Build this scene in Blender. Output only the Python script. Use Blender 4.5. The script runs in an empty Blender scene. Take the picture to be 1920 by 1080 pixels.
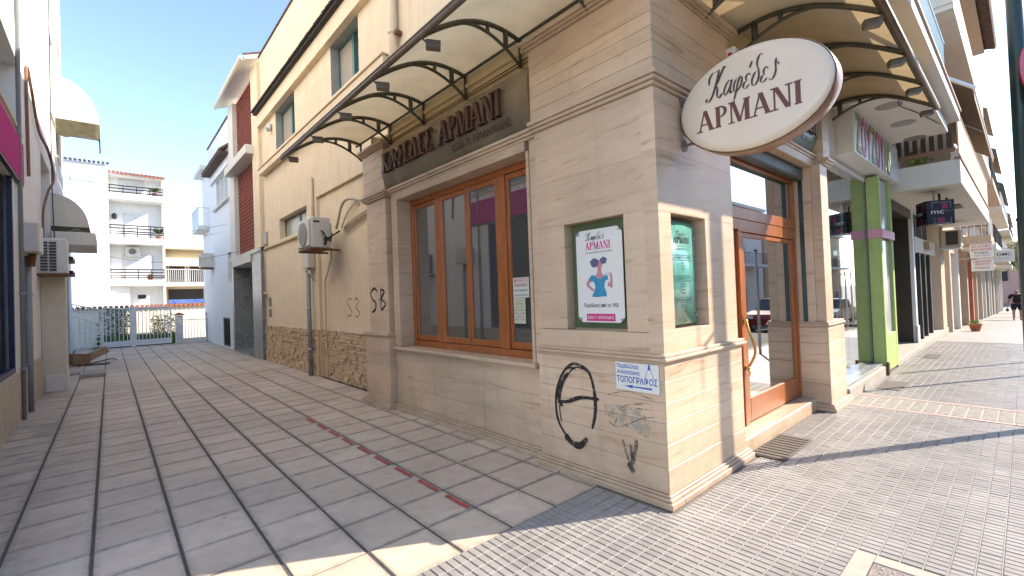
import bpy, math, random
import numpy as np
from mathutils import Matrix, Vector
random.seed(7)
R = math.radians
scene = bpy.context.scene
C = scene.collection

# ------------------------------------------------------------------ camera, sky, sun, exposure
CAM = (-3.256, -1.910, 1.70)
cd = bpy.data.cameras.new("camera"); cam = bpy.data.objects.new("camera", cd); C.objects.link(cam)
cd.lens = 16.0; cd.sensor_width = 36.0; cd.clip_start = 0.05; cd.clip_end = 1500
rx, ry, rz = (0.74856, -0.66206, -0.03651), (0.01647, -0.03647, 0.99920), (-0.66286, -0.74857, -0.01640)
cam.matrix_world = Matrix(((rx[0], ry[0], rz[0], CAM[0]), (rx[1], ry[1], rz[1], CAM[1]), (rx[2], ry[2], rz[2], CAM[2]), (0, 0, 0, 1)))
scene.camera = cam

SUN_EL = 33.0
SUN_AZ = math.degrees(math.atan2(0.87, -0.49))      # clockwise from +Y
w = bpy.data.worlds.new("World"); scene.world = w; w.use_nodes = True
nt = w.node_tree; bg = nt.nodes["Background"]
sky = nt.nodes.new("ShaderNodeTexSky"); sky.sky_type = 'NISHITA'; sky.sun_disc = False
sky.sun_elevation = R(SUN_EL); sky.sun_rotation = R(SUN_AZ)
sky.air_density = 0.8; sky.dust_density = 0.15; sky.ozone_density = 3.6
nt.links.new(sky.outputs[0], bg.inputs[0]); bg.inputs[1].default_value = 0.15
sl = bpy.data.lights.new("sun", 'SUN'); sl.energy = 3.0; sl.angle = R(0.5); sl.color = (1.0, 0.955, 0.90)
sun = bpy.data.objects.new("sun", sl); C.objects.link(sun)
ce = math.cos(R(SUN_EL))
sd = Vector((0.87 * ce, -0.49 * ce, math.sin(R(SUN_EL)))).normalized()
sun.rotation_euler = sd.to_track_quat('Z', 'Y').to_euler(); sun.location = (20, -12, 20)
scene.view_settings.view_transform = 'Standard'; scene.view_settings.look = 'None'
scene.view_settings.exposure = 1.88; scene.view_settings.gamma = 1.0
scene.view_settings.use_white_balance = True; scene.view_settings.white_balance_temperature = 7700; scene.view_settings.white_balance_tint = 12
scene.view_settings.use_curve_mapping = False

# ------------------------------------------------------------------ mesh builder
class M:
    def __init__(s): s.v = []; s.f = []
    def add(s, vs, fs):
        n = len(s.v); s.v += [tuple(p) for p in vs]; s.f += [tuple(i + n for i in f) for f in fs]; return s
    def box(s, x0, x1, y0, y1, z0, z1, c=0.0):
        if x0 > x1: x0, x1 = x1, x0
        if y0 > y1: y0, y1 = y1, y0
        if z0 > z1: z0, z1 = z1, z0
        c = min(c, (x1 - x0) * .4, (y1 - y0) * .4, (z1 - z0) * .4)
        if c <= 0:
            vs = [(x, y, z) for x in (x0, x1) for y in (y0, y1) for z in (z0, z1)]
            fs = [(0, 1, 3, 2), (4, 6, 7, 5), (0, 4, 5, 1), (2, 3, 7, 6), (0, 2, 6, 4), (1, 5, 7, 3)]
            return s.add(vs, fs)
        m = ((x0 + x1) / 2, (y0 + y1) / 2, (z0 + z1) / 2); h = ((x1 - x0) / 2, (y1 - y0) / 2, (z1 - z0) / 2)
        vs = []; idx = {}
        for sx in (-1, 1):
            for sy in (-1, 1):
                for sz in (-1, 1):
                    for a in range(3):
                        d = [sx * (h[0] - c), sy * (h[1] - c), sz * (h[2] - c)]
                        d[a] = (sx, sy, sz)[a] * h[a]
                        idx[(sx, sy, sz, a)] = len(vs); vs.append((m[0] + d[0], m[1] + d[1], m[2] + d[2]))
        fs = []
        S = (-1, 1)
        for a in range(3):
            b, e = (a + 1) % 3, (a + 2) % 3
            for sg in S:
                q = []
                for sb, se in ((-1, -1), (1, -1), (1, 1), (-1, 1)):
                    k = [0, 0, 0]; k[a] = sg; k[b] = sb; k[e] = se; q.append(idx[(k[0], k[1], k[2], a)])
                fs.append(q)
            for sb in S:
                for se in S:
                    q = []
                    for sa, ax in ((-1, b), (1, b), (1, e), (-1, e)):
                        k = [0, 0, 0]; k[a] = sa; k[b] = sb; k[e] = se; q.append(idx[(k[0], k[1], k[2], ax)])
                    fs.append(q)
        for sx in S:
            for sy in S:
                for sz in S: fs.append([idx[(sx, sy, sz, a)] for a in range(3)])
        out = []
        mv = Vector(m)
        for f in fs:
            p = [Vector(vs[i]) for i in f]; n = (p[1] - p[0]).cross(p[2] - p[0]); ctr = sum(p, Vector()) / len(p)
            out.append(f if n.dot(ctr - mv) > 0 else list(reversed(f)))
        return s.add(vs, out)
    def tube(s, pts, r, n=8, r2=None):
        pts = [Vector(p) for p in pts]; k = len(pts); vs = []; fs = []
        u = None
        for i, p in enumerate(pts):
            t = (pts[min(i + 1, k - 1)] - pts[max(i - 1, 0)])
            if t.length < 1e-9: t = Vector((0, 0, 1))
            t.normalize()
            if u is None: u = t.orthogonal().normalized()
            u = (u - t * u.dot(t)); u = u.normalized() if u.length > 1e-6 else t.orthogonal().normalized()
            v = t.cross(u); rr = r if r2 is None else r + (r2 - r) * i / (k - 1)
            vs += [p + (u * math.cos(2 * math.pi * j / n) + v * math.sin(2 * math.pi * j / n)) * rr for j in range(n)]
        for i in range(k - 1):
            for j in range(n):
                a, b = i * n + j, i * n + (j + 1) % n; fs.append((a, b, b + n, a + n))
        fs.append(tuple(reversed(range(n)))); fs.append(tuple(range((k - 1) * n, k * n)))
        return s.add(vs, fs)
    def prism(s, poly, O, U, V, W):
        """polygon (u,v) in the plane O,U,V, pushed along W"""
        O, U, V, W = Vector(O), Vector(U), Vector(V), Vector(W)
        a = sum(poly[i][0] * poly[(i + 1) % len(poly)][1] - poly[(i + 1) % len(poly)][0] * poly[i][1] for i in range(len(poly)))
        if (a > 0) == (U.cross(V).dot(W) > 0): poly = list(reversed(poly))
        n = len(poly); lo = [O + U * p[0] + V * p[1] for p in poly]; hi = [p + W for p in lo]
        fs = [tuple(range(n)), tuple(reversed(range(n, 2 * n)))] + [(i, i + n, (i + 1) % n + n, (i + 1) % n) for i in range(n)]
        return s.add(lo + hi, fs)
    def quad(s, *p): return s.add(p, [tuple(range(len(p)))])
    def lathe(s, prof, ctr, n=20):
        vs = []; fs = []
        for r_, z in prof: vs += [(ctr[0] + r_ * math.cos(2 * math.pi * j / n), ctr[1] + r_ * math.sin(2 * math.pi * j / n), ctr[2] + z) for j in range(n)]
        for i in range(len(prof) - 1):
            for j in range(n): a, b = i * n + j, i * n + (j + 1) % n; fs.append((a, b, b + n, a + n))
        fs.append(tuple(reversed(range(n)))); fs.append(tuple(range((len(prof) - 1) * n, len(prof) * n)))
        return s.add(vs, fs)

ORG = {}
def _link(o, parent):
    C.objects.link(o)
    if parent is not None: o.parent = parent
def obj(name, m, mat, parent=None, smooth=False, label=None, kind=None):
    org = ORG.get(parent.name, Vector()) if parent is not None else Vector()
    me = bpy.data.meshes.new(name)
    me.from_pydata([(v[0] - org.x, v[1] - org.y, v[2] - org.z) for v in m.v], [], m.f)
    if mat is not None: me.materials.append(mat)
    if smooth: me.polygons.foreach_set('use_smooth', [True] * len(me.polygons))
    me.update()
    o = bpy.data.objects.new(name, me); _link(o, parent); ORG[o.name] = org
    if label: o['label'] = label
    if kind: o['kind'] = kind
    return o
def thing(name, label, cat, loc=(0, 0, 0), group=None):
    o = bpy.data.objects.new(name, None); C.objects.link(o); o.location = loc; o.empty_display_size = .1
    o['label'] = label; o['category'] = cat
    if group: o['group'] = group
    ORG[o.name] = Vector(loc); return o
def tag(o, label, cat, group=None):
    o['label'] = label; o['category'] = cat
    if group: o['group'] = group
    return o
def struct(o): o['kind'] = 'structure'; return o
def copy_thing(root, loc, label):
    def rec(o, par):
        c = o.copy(); C.objects.link(c); ORG[c.name] = Vector()
        if par is not None: c.parent = par
        for ch in o.children: rec(ch, c)
        return c
    r = rec(root, None); r.location = loc; r['label'] = label; return r

# ------------------------------------------------------------------ materials
MATS = {}
def _nodes(name):
    m = bpy.data.materials.new(name); m.use_nodes = True
    return m, m.node_tree, m.node_tree.nodes['Principled BSDF'], m.node_tree.nodes, m.node_tree.links
def plain(name, col, rough=.6, metal=0.0, var=.06, scale=6, bump=0.0, bscale=60, spec=None, dirt=0.0, dcol=(.12, .1, .08), stretch=(1, 1, 1), rnd=0.0, cells=None):
    """painted/plastered surface: base colour with soft mottling, optional stains, fine bump and per-object variation"""
    if name in MATS: return MATS[name]
    m, t, b, N, L = _nodes(name)
    geo = N.new('ShaderNodeNewGeometry'); mp = N.new('ShaderNodeMapping'); mp.inputs['Scale'].default_value = stretch
    L.new(geo.outputs['Position'], mp.inputs[0])
    n1 = N.new('ShaderNodeTexNoise'); n1.inputs['Scale'].default_value = scale; n1.inputs['Detail'].default_value = 5; n1.inputs['Roughness'].default_value = .6
    L.new(mp.outputs[0], n1.inputs[0])
    r = N.new('ShaderNodeMapRange'); r.inputs[1].default_value = .3; r.inputs[2].default_value = .7; r.inputs[3].default_value = 1 - var; r.inputs[4].default_value = 1 + var
    L.new(n1.outputs[0], r.inputs[0])
    mul = N.new('ShaderNodeVectorMath'); mul.operation = 'SCALE'; mul.inputs[0].default_value = col; L.new(r.outputs[0], mul.inputs[3])
    out = mul.outputs[0]
    if rnd:
        oi = N.new('ShaderNodeObjectInfo'); r2 = N.new('ShaderNodeMapRange'); r2.inputs[3].default_value = 1 - rnd; r2.inputs[4].default_value = 1 + rnd
        L.new(oi.outputs['Random'], r2.inputs[0]); m2 = N.new('ShaderNodeVectorMath'); m2.operation = 'SCALE'; L.new(out, m2.inputs[0]); L.new(r2.outputs[0], m2.inputs[3]); out = m2.outputs[0]
    if cells:
        va = N.new('ShaderNodeVectorMath'); va.operation = 'SUBTRACT'; va.inputs[1].default_value = (cells[2], cells[3], 0); L.new(geo.outputs['Position'], va.inputs[0])
        vb = N.new('ShaderNodeVectorMath'); vb.operation = 'DIVIDE'; vb.inputs[1].default_value = (cells[0], cells[1], 1e6); L.new(va.outputs[0], vb.inputs[0])
        for mult, lo, hi in ((1.0, .93, 1.05), (.145, .95, 1.04)):      # single block, then the cast tile it belongs to
            vm = N.new('ShaderNodeVectorMath'); vm.operation = 'SCALE'; vm.inputs[3].default_value = mult; L.new(vb.outputs[0], vm.inputs[0])
            vc = N.new('ShaderNodeVectorMath'); vc.operation = 'FLOOR'; L.new(vm.outputs[0], vc.inputs[0]); wn = N.new('ShaderNodeTexWhiteNoise'); L.new(vc.outputs[0], wn.inputs[0])
            rc = N.new('ShaderNodeMapRange'); rc.inputs[3].default_value = lo; rc.inputs[4].default_value = hi; L.new(wn.outputs[0], rc.inputs[0])
            m4 = N.new('ShaderNodeVectorMath'); m4.operation = 'SCALE'; L.new(out, m4.inputs[0]); L.new(rc.outputs[0], m4.inputs[3]); out = m4.outputs[0]
    if dirt:
        n2 = N.new('ShaderNodeTexNoise'); n2.inputs['Scale'].default_value = 1.7; n2.inputs['Detail'].default_value = 8; n2.inputs['Roughness'].default_value = .7
        mp2 = N.new('ShaderNodeMapping'); mp2.inputs['Scale'].default_value = (3.2, 3.2, .4); L.new(geo.outputs['Position'], mp2.inputs[0]); L.new(mp2.outputs[0], n2.inputs[0])
        r3 = N.new('ShaderNodeMapRange'); r3.inputs[1].default_value = .5; r3.inputs[2].default_value = .78; r3.inputs[4].default_value = dirt
        L.new(n2.outputs[0], r3.inputs[0]); mx = N.new('ShaderNodeMix'); mx.data_type = 'RGBA'
        L.new(r3.outputs[0], mx.inputs[0]); L.new(out, mx.inputs[6]); mx.inputs[7].default_value = (*dcol, 1); out = mx.outputs[2]
    L.new(out, b.inputs['Base Color'])
    b.inputs['Roughness'].default_value = rough; b.inputs['Metallic'].default_value = metal
    if spec is not None: b.inputs['Specular IOR Level'].default_value = spec
    if bump:
        n3 = N.new('ShaderNodeTexNoise'); n3.inputs['Scale'].default_value = bscale; n3.inputs['Detail'].default_value = 4; L.new(mp.outputs[0], n3.inputs[0])
        bp = N.new('ShaderNodeBump'); bp.inputs['Strength'].default_value = bump; bp.inputs['Distance'].default_value = .01; L.new(n3.outputs[0], bp.inputs['Height']); L.new(bp.outputs[0], b.inputs['Normal'])
    MATS[name] = m; return m
def stone(name, stops, stretch=(.9, .9, 7), rough=.38, scale=2.2, dist=1.2, rnd=.05, bump=.15, shear=.16, grime=0, spots=0):
    """veined stone; veins run nearly level with a slight slant"""
    m, t, b, N, L = _nodes(name)
    geo = N.new('ShaderNodeNewGeometry'); oi = N.new('ShaderNodeObjectInfo')
    sx = N.new('ShaderNodeSeparateXYZ'); L.new(geo.outputs['Position'], sx.inputs[0])
    ad = N.new('ShaderNodeMath'); ad.operation = 'SUBTRACT'; L.new(sx.outputs[0], ad.inputs[0]); L.new(sx.outputs[1], ad.inputs[1])
    mu = N.new('ShaderNodeMath'); mu.operation = 'MULTIPLY_ADD'; mu.inputs[1].default_value = -shear; L.new(ad.outputs[0], mu.inputs[0]); L.new(sx.outputs[2], mu.inputs[2])
    rr = N.new('ShaderNodeMath'); rr.operation = 'MULTIPLY_ADD'; rr.inputs[1].default_value = 7.3; L.new(oi.outputs['Random'], rr.inputs[0]); L.new(mu.outputs[0], rr.inputs[2])
    cb = N.new('ShaderNodeCombineXYZ'); L.new(sx.outputs[0], cb.inputs[0]); L.new(sx.outputs[1], cb.inputs[1]); L.new(rr.outputs[0], cb.inputs[2])
    mp = N.new('ShaderNodeMapping'); mp.inputs['Scale'].default_value = stretch; L.new(cb.outputs[0], mp.inputs[0])
    n1 = N.new('ShaderNodeTexNoise'); n1.inputs['Scale'].default_value = scale; n1.inputs['Detail'].default_value = 9; n1.inputs['Roughness'].default_value = .62; n1.inputs['Distortion'].default_value = dist
    L.new(mp.outputs[0], n1.inputs[0])
    cr = N.new('ShaderNodeValToRGB'); e = cr.color_ramp.elements
    e[0].position = stops[0][0]; e[0].color = (*stops[0][1], 1); e[1].position = stops[-1][0]; e[1].color = (*stops[-1][1], 1)
    for p, c in stops[1:-1]: k = e.new(p); k.color = (*c, 1)
    L.new(n1.outputs[0], cr.inputs[0])
    n4 = N.new('ShaderNodeTexNoise'); n4.inputs['Scale'].default_value = .8; n4.inputs['Detail'].default_value = 6; L.new(geo.outputs['Position'], n4.inputs[0])
    r4 = N.new('ShaderNodeMapRange'); r4.inputs[1].default_value = .35; r4.inputs[2].default_value = .65; r4.inputs[3].default_value = .86; r4.inputs[4].default_value = 1.08; L.new(n4.outputs[0], r4.inputs[0])
    r2 = N.new('ShaderNodeMapRange'); r2.inputs[3].default_value = 1 - rnd; r2.inputs[4].default_value = 1 + rnd; L.new(oi.outputs['Random'], r2.inputs[0])
    mm = N.new('ShaderNodeMath'); mm.operation = 'MULTIPLY'; L.new(r4.outputs[0], mm.inputs[0]); L.new(r2.outputs[0], mm.inputs[1])
    sc = N.new('ShaderNodeVectorMath'); sc.operation = 'SCALE'; L.new(cr.outputs[0], sc.inputs[0]); L.new(mm.outputs[0], sc.inputs[3]); fin = sc.outputs[0]
    def over(fin, fac, col):
        mx = N.new('ShaderNodeMix'); mx.data_type = 'RGBA'; L.new(fac, mx.inputs[0]); L.new(fin, mx.inputs[6]); mx.inputs[7].default_value = (*col, 1); return mx.outputs[2]
    def rng(src, a, b_, c, d):
        q = N.new('ShaderNodeMapRange'); q.inputs[1].default_value = a; q.inputs[2].default_value = b_; q.inputs[3].default_value = c; q.inputs[4].default_value = d; L.new(src, q.inputs[0]); return q.outputs[0]
    def nz(scale, det, st=(1, 1, 1)):
        q = N.new('ShaderNodeTexNoise'); q.inputs['Scale'].default_value = scale; q.inputs['Detail'].default_value = det; q.inputs['Roughness'].default_value = .7
        p = N.new('ShaderNodeMapping'); p.inputs['Scale'].default_value = st; L.new(geo.outputs['Position'], p.inputs[0]); L.new(p.outputs[0], q.inputs[0]); return q.outputs[0]
    def mulv(a, b_):
        q = N.new('ShaderNodeMath'); q.operation = 'MULTIPLY'; L.new(a, q.inputs[0]); L.new(b_, q.inputs[1]); return q.outputs[0]
    if grime:      # fine pits, rain streaks and splash dirt near the pavement
        fin = over(fin, rng(nz(95, 3), .62, .74, 0, .45), (.30, .21, .14))
        fin = over(fin, rng(nz(2.2, 7, (3.5, 3.5, .35)), .54, .75, 0, .34), (.33, .25, .18))
        fin = over(fin, mulv(rng(sx.outputs[2], .0, .55, .55, 0), rng(nz(5, 7), .35, .65, .1, 1)), (.27, .20, .14))
    if spots:      # stains, chewing gum and grime gathered along the joints
        fin = over(fin, rng(nz(1.1, 8), .52, .72, 0, .42), (.24, .19, .15))
        fin = over(fin, mulv(mulv(rng(sx.outputs[0], -3.3, -3.9, 0, .6), rng(sx.outputs[1], 11, 8, 0, 1)), rng(nz(2.2, 6, (1, 1, 1)), .35, .7, 0, 1)), (.16, .135, .10))
        vo = N.new('ShaderNodeTexVoronoi'); vo.inputs['Scale'].default_value = 3.6; L.new(geo.outputs['Position'], vo.inputs['Vector'])
        fin = over(fin, rng(vo.outputs['Distance'], .035, .065, .6, 0), (.14, .12, .10))
        tc = N.new('ShaderNodeTexCoord'); s2 = N.new('ShaderNodeSeparateXYZ'); L.new(tc.outputs['Generated'], s2.inputs[0]); e_ = []
        for k in (0, 1):
            q = N.new('ShaderNodeMath'); q.operation = 'SUBTRACT'; L.new(s2.outputs[k], q.inputs[0]); q.inputs[1].default_value = .5; q2 = N.new('ShaderNodeMath'); q2.operation = 'ABSOLUTE'; L.new(q.outputs[0], q2.inputs[0]); e_.append(q2.outputs[0])
        q = N.new('ShaderNodeMath'); q.operation = 'MAXIMUM'; L.new(e_[0], q.inputs[0]); L.new(e_[1], q.inputs[1])
        fin = over(fin, mulv(rng(q.outputs[0], .40, .5, 0, .75), rng(nz(9, 6), .35, .65, .1, 1)), (.20, .165, .13))
    L.new(fin, b.inputs['Base Color'])
    b.inputs['Roughness'].default_value = rough
    bp = N.new('ShaderNodeBump'); bp.inputs['Strength'].default_value = bump; bp.inputs['Distance'].default_value = .004; L.new(n1.outputs[0], bp.inputs['Height']); L.new(bp.outputs[0], b.inputs['Normal'])
    MATS[name] = m; return m
def glass(name, tint=(.85, .9, .9), refl=.12, rough=.02, solid=0.0, scol=(.1, .1, .1)):
    m = bpy.data.materials.new(name); m.use_nodes = True; N = m.node_tree.nodes; L = m.node_tree.links
    N.remove(N['Principled BSDF']); out = N['Material Output']
    tr = N.new('ShaderNodeBsdfTransparent'); tr.inputs[0].default_value = (*tint, 1)
    gl = N.new('ShaderNodeBsdfGlossy'); gl.inputs['Roughness'].default_value = rough; gl.inputs[0].default_value = (1, 1, 1, 1)
    lw = N.new('ShaderNodeFresnel'); lw.inputs[0].default_value = 1.55
    mr = N.new('ShaderNodeMapRange'); mr.inputs[1].default_value = .04; mr.inputs[2].default_value = .6; mr.inputs[3].default_value = refl; mr.inputs[4].default_value = .85
    L.new(lw.outputs[0], mr.inputs[0])
    base = tr.outputs[0]
    if solid:
        df = N.new('ShaderNodeBsdfDiffuse'); df.inputs[0].default_value = (*scol, 1); mx = N.new('ShaderNodeMixShader'); mx.inputs[0].default_value = solid
        L.new(base, mx.inputs[1]); L.new(df.outputs[0], mx.inputs[2]); base = mx.outputs[0]
    mix = N.new('ShaderNodeMixShader'); L.new(mr.outputs[0], mix.inputs[0]); L.new(base, mix.inputs[1]); L.new(gl.outputs[0], mix.inputs[2])
    L.new(mix.outputs[0], out.inputs[0]); MATS[name] = m; return m
def sheet(name, col, trans=.6, tr=0.0):
    m = bpy.data.materials.new(name); m.use_nodes = True; N = m.node_tree.nodes; L = m.node_tree.links
    N.remove(N['Principled BSDF']); out = N['Material Output']
    geo = N.new('ShaderNodeNewGeometry'); n1 = N.new('ShaderNodeTexNoise'); n1.inputs['Scale'].default_value = 2.5; n1.inputs['Detail'].default_value = 6; L.new(geo.outputs['Position'], n1.inputs[0])
    r = N.new('ShaderNodeMapRange'); r.inputs[1].default_value = .3; r.inputs[2].default_value = .7; r.inputs[3].default_value = .85; r.inputs[4].default_value = 1.05; L.new(n1.outputs[0], r.inputs[0])
    sc = N.new('ShaderNodeVectorMath'); sc.operation = 'SCALE'; sc.inputs[0].default_value = col; L.new(r.outputs[0], sc.inputs[3])
    a = N.new('ShaderNodeBsdfDiffuse'); b = N.new('ShaderNodeBsdfTranslucent'); L.new(sc.outputs[0], a.inputs[0]); L.new(sc.outputs[0], b.inputs[0])
    mx = N.new('ShaderNodeMixShader'); mx.inputs[0].default_value = trans; L.new(a.outputs[0], mx.inputs[1]); L.new(b.outputs[0], mx.inputs[2]); o_ = mx.outputs[0]
    if tr:
        t = N.new('ShaderNodeBsdfTransparent'); m2 = N.new('ShaderNodeMixShader'); m2.inputs[0].default_value = tr; L.new(o_, m2.inputs[1]); L.new(t.outputs[0], m2.inputs[2]); o_ = m2.outputs[0]
    L.new(o_, out.inputs[0]); MATS[name] = m; return m

TRAV = stone('travertine', [(.22, (.31, .19, .11)), (.33, (.48, .325, .21)), (.42, (.62, .45, .315)), (.56, (.655, .485, .345)), (.78, (.70, .53, .385))], stretch=(.8, .8, 7.5), shear=.05, scale=1.7, dist=1.1, bump=.1, rnd=.07, grime=1)
TRAVM = stone('travertine_trim', [(.3, (.47, .335, .225)), (.5, (.58, .425, .30)), (.7, (.64, .48, .35))], rough=.42, shear=.05, grime=1)
MARB = stone('grey_marble', [(.3, (.13, .14, .145)), (.5, (.22, .23, .235)), (.7, (.32, .33, .33))], stretch=(1.5, 1.5, 1.5), dist=2.5, rough=.3)
PAVE = stone('alley_paver', [(.24, (.44, .345, .265)), (.42, (.52, .42, .33)), (.6, (.565, .46, .365)), (.75, (.60, .49, .39))], stretch=(1, 1, 1), scale=7, dist=.2, rough=.72, rnd=.07, bump=.3, shear=0, spots=1)
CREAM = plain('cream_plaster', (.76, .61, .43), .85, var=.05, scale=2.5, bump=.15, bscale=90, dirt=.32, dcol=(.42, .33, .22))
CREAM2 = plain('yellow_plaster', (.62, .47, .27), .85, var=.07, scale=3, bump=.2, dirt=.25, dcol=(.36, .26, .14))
WHITE = plain('white_plaster', (.76, .76, .74), .85, var=.05, scale=1.5, bump=.25, bscale=60, dirt=.3, dcol=(.5, .49, .46))
WHITE2 = plain('white_wall', (.76, .77, .78), .85, var=.03, scale=1.5, dirt=.08, dcol=(.5, .5, .5))
OFFW = plain('off_white_plaster', (.66, .63, .57), .85, var=.05, scale=2, dirt=.3, dcol=(.4, .37, .32), bump=.15)
SOFF = plain('soffit_paint', (.70, .67, .62), .8, var=.05, scale=2, dirt=.18, dcol=(.45, .42, .37))
WOOD = plain('varnished_wood', (.36, .11, .032), .32, var=.28, scale=9, stretch=(3, 3, .35), bump=.08, bscale=30)
BRONZE = plain('bronze_green_paint', (.085, .085, .06), .5, metal=.2, var=.25, scale=20)
SIGNM = plain('reflection_streaked_sign_metal', (.25, .21, .15), .34, metal=.45, var=.3, scale=3, dirt=.8, dcol=(.30, .19, .11), stretch=(1, 1, .35))  # brown streaks put the reflections on the board into its colour
LETB = plain('brown_letter', (.10, .045, .035), .45, var=.1)
BLACK = plain('black_paint', (.015, .015, .016), .5, var=.1)
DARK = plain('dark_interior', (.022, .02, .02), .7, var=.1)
DBROWN = plain('dark_brown_panel', (.035, .022, .018), .45, var=.2, scale=4)
GREYP = plain('grey_pipe', (.25, .27, .29), .5, var=.08, dirt=.3, dcol=(.15, .15, .15))
CREAMP = plain('cream_pipe', (.58, .45, .30), .6, var=.06)
METAL = plain('galvanised', (.42, .43, .43), .4, metal=.7, var=.1)
WMET = plain('white_metal', (.72, .74, .76), .5, var=.05)
ACW = plain('ac_casing', (.62, .60, .55), .45, var=.04, dirt=.12, dcol=(.4, .36, .3))
RUST = plain('rusty_steel', (.16, .07, .03), .8, var=.4, scale=25)
BRASS = plain('brass', (.55, .36, .12), .28, metal=.9, var=.15, scale=12)
GREENF = plain('green_backboard', (.085, .125, .06), .4, var=.1)
PWHITE = plain('poster_white', (.72, .72, .69), .35, var=.02)
PINK = plain('pink_print', (.62, .05, .22), .4, var=.03)
MAG = plain('magenta_panel', (.48, .012, .17), .75, var=.05, spec=.15)
BLUEP = plain('blue_print', (.008, .10, .42), .4, var=.05)
DRESS = plain('dress_blue', (.015, .25, .42), .5, var=.2, scale=40)
SKINP = plain('printed_skin', (.52, .22, .26), .5, var=.2, scale=60)
HAIRP = plain('printed_hair', (.10, .10, .19), .5, var=.6, scale=120)
GLASSG = plain('green_glass_panel', (.10, .33, .28), .12, var=.25, scale=2.2, stretch=(4, 4, .5), spec=.7)
SCREEN = plain('red_breeze_brick', (.27, .065, .042), .8, var=.25, scale=14, rnd=.1)
TILER = plain('terracotta_tile', (.38, .13, .07), .8, var=.3, scale=10)
TILED = plain('old_roof_tile', (.10, .06, .045), .85, var=.35, scale=12)
DCORR = plain('dark_corrugated_edge', (.035, .03, .027), .8, var=.3, scale=10)
SPLIT = plain('split_stone', (.58, .415, .26), .85, var=.2, scale=5, bump=.4, bscale=45)
BLOCK = plain('grey_paver_block', (.285, .272, .262), .42, var=.17, scale=2.2, bump=.35, bscale=160, dirt=.55, dcol=(.20, .18, .17), rnd=.0, cells=(.058, .1044, -3.4, -2.28))
MORT = plain('dark_mortar', (.17, .155, .14), .9, var=.2, scale=20)
MORTL = plain('light_mortar', (.31, .29, .265), .9, var=.15, scale=20)
CONC = plain('concrete', (.36, .33, .29), .85, var=.14, scale=6, bump=.3, dirt=.25, dcol=(.2, .18, .16))
CONCL = plain('light_concrete', (.37, .335, .29), .85, var=.1, scale=8, bump=.2)
ASPH = plain('asphalt', (.055, .054, .052), .85, var=.2, scale=12, bump=.5, bscale=200)
LIME = plain('lime_green_paint', (.36, .48, .16), .6, var=.10, dirt=.25, dcol=(.2, .24, .1))
PINKL = plain('pale_pink_paint', (.62, .28, .36), .5, var=.05)
BLUER = plain('blue_railing', (.20, .38, .48), .5, var=.05)
AWN = plain('brown_awning', (.20, .13, .085), .8, var=.1, scale=3)
AWNC = sheet('cream_awning', (.74, .68, .60), .12)
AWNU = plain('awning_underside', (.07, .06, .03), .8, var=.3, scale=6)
CANOPY = sheet('polycarbonate_tan', (.50, .38, .22), .30)
CANOPYG = sheet('polycarbonate_pale', (.76, .61, .39), .55)
GL = glass('window_glass', (.55, .6, .62), .25, solid=.30, scol=(.20, .215, .22))
GLD = glass('door_glass', (.50, .55, .56), .42)
GLS = glass('shop_glass', (.8, .85, .86), .18)
FROST = plain('frosted_glass', (.30, .33, .27), .25, var=.12, scale=4)
CURT = plain('grey_curtain', (.34, .36, .37), .8, var=.06)
BEIGEI = plain('interior_beige', (.42, .35, .22), .8, var=.08)
PAPER = plain('paper_yellow', (.56, .54, .42), .7, var=.03)
REDP = plain('red_print', (.55, .03, .03), .5, var=.05)
LEAF = plain('leaf_green', (.06, .13, .025), .6, var=.4, scale=14, rnd=.2)
LEAFL = plain('leaf_lime', (.22, .32, .05), .6, var=.35, scale=10)
TERRA = plain('terracotta_pot', (.36, .12, .06), .8, var=.1)
CARD = plain('cardboard', (.30, .19, .11), .85, var=.12)
LBLUE = plain('pale_blue_frame', (.35, .45, .50), .6, var=.05)
RUBBER = plain('rubber_mat', (.12, .10, .085), .85, var=.4, scale=60, bump=.6, bscale=150)
REDL = plain('red_road_paint', (.36, .06, .055), .7, var=.4, scale=30, dirt=.5, dcol=(.35, .25, .2))
GREENPOLE = plain('dark_green_pole', (.012, .045, .048), .35, var=.15)
GREYPOLE = plain('pale_grey_pole', (.33, .34, .36), .6, var=.1)
SHUT = plain('roller_shutter', (.60, .58, .54), .5, var=.05)
ORANGE = plain('coral_pillar', (.55, .17, .10), .8, var=.1)

# ------------------------------------------------------------------ lettering
DG = None
_cache = {}
def text(name, body, O, U, V, h, mat, parent, width=None, ext=.002, bold=0.0, align='L'):
    """lettering from the built-in typeface laid on the plane O,U,V; h = cap height"""
    key = (body, bold)
    if key not in _cache:
        cu = bpy.data.curves.new('lettering', 'FONT'); cu.body = body; cu.size = 1; cu.offset = bold
        o = bpy.data.objects.new('lettering', cu); C.objects.link(o)
        me = bpy.data.meshes.new_from_object(o.evaluated_get(bpy.context.evaluated_depsgraph_get()))
        vs = [tuple(v.co) for v in me.vertices]; fs = [tuple(p.vertices) for p in me.polygons]
        bpy.data.objects.remove(o); bpy.data.curves.remove(cu); bpy.data.meshes.remove(me)
        _cache[key] = (vs, fs)
    vs, fs = _cache[key]
    if not vs: return None
    U, V, O = Vector(U), Vector(V), Vector(O); Nn = U.cross(V)
    x0 = min(v[0] for v in vs); x1 = max(v[0] for v in vs); s = h / .72; sx = s
    if width: sx = width / (x1 - x0)
    sh = {'L': 0, 'C': -(x1 - x0) * sx / 2, 'R': -(x1 - x0) * sx}[align]
    m = M(); P = [O + U * ((v[0] - x0) * sx + sh) + V * (v[1] * s) + Nn * ext for v in vs]
    m.add(P, fs)
    return obj(name, m, mat, parent)
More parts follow.
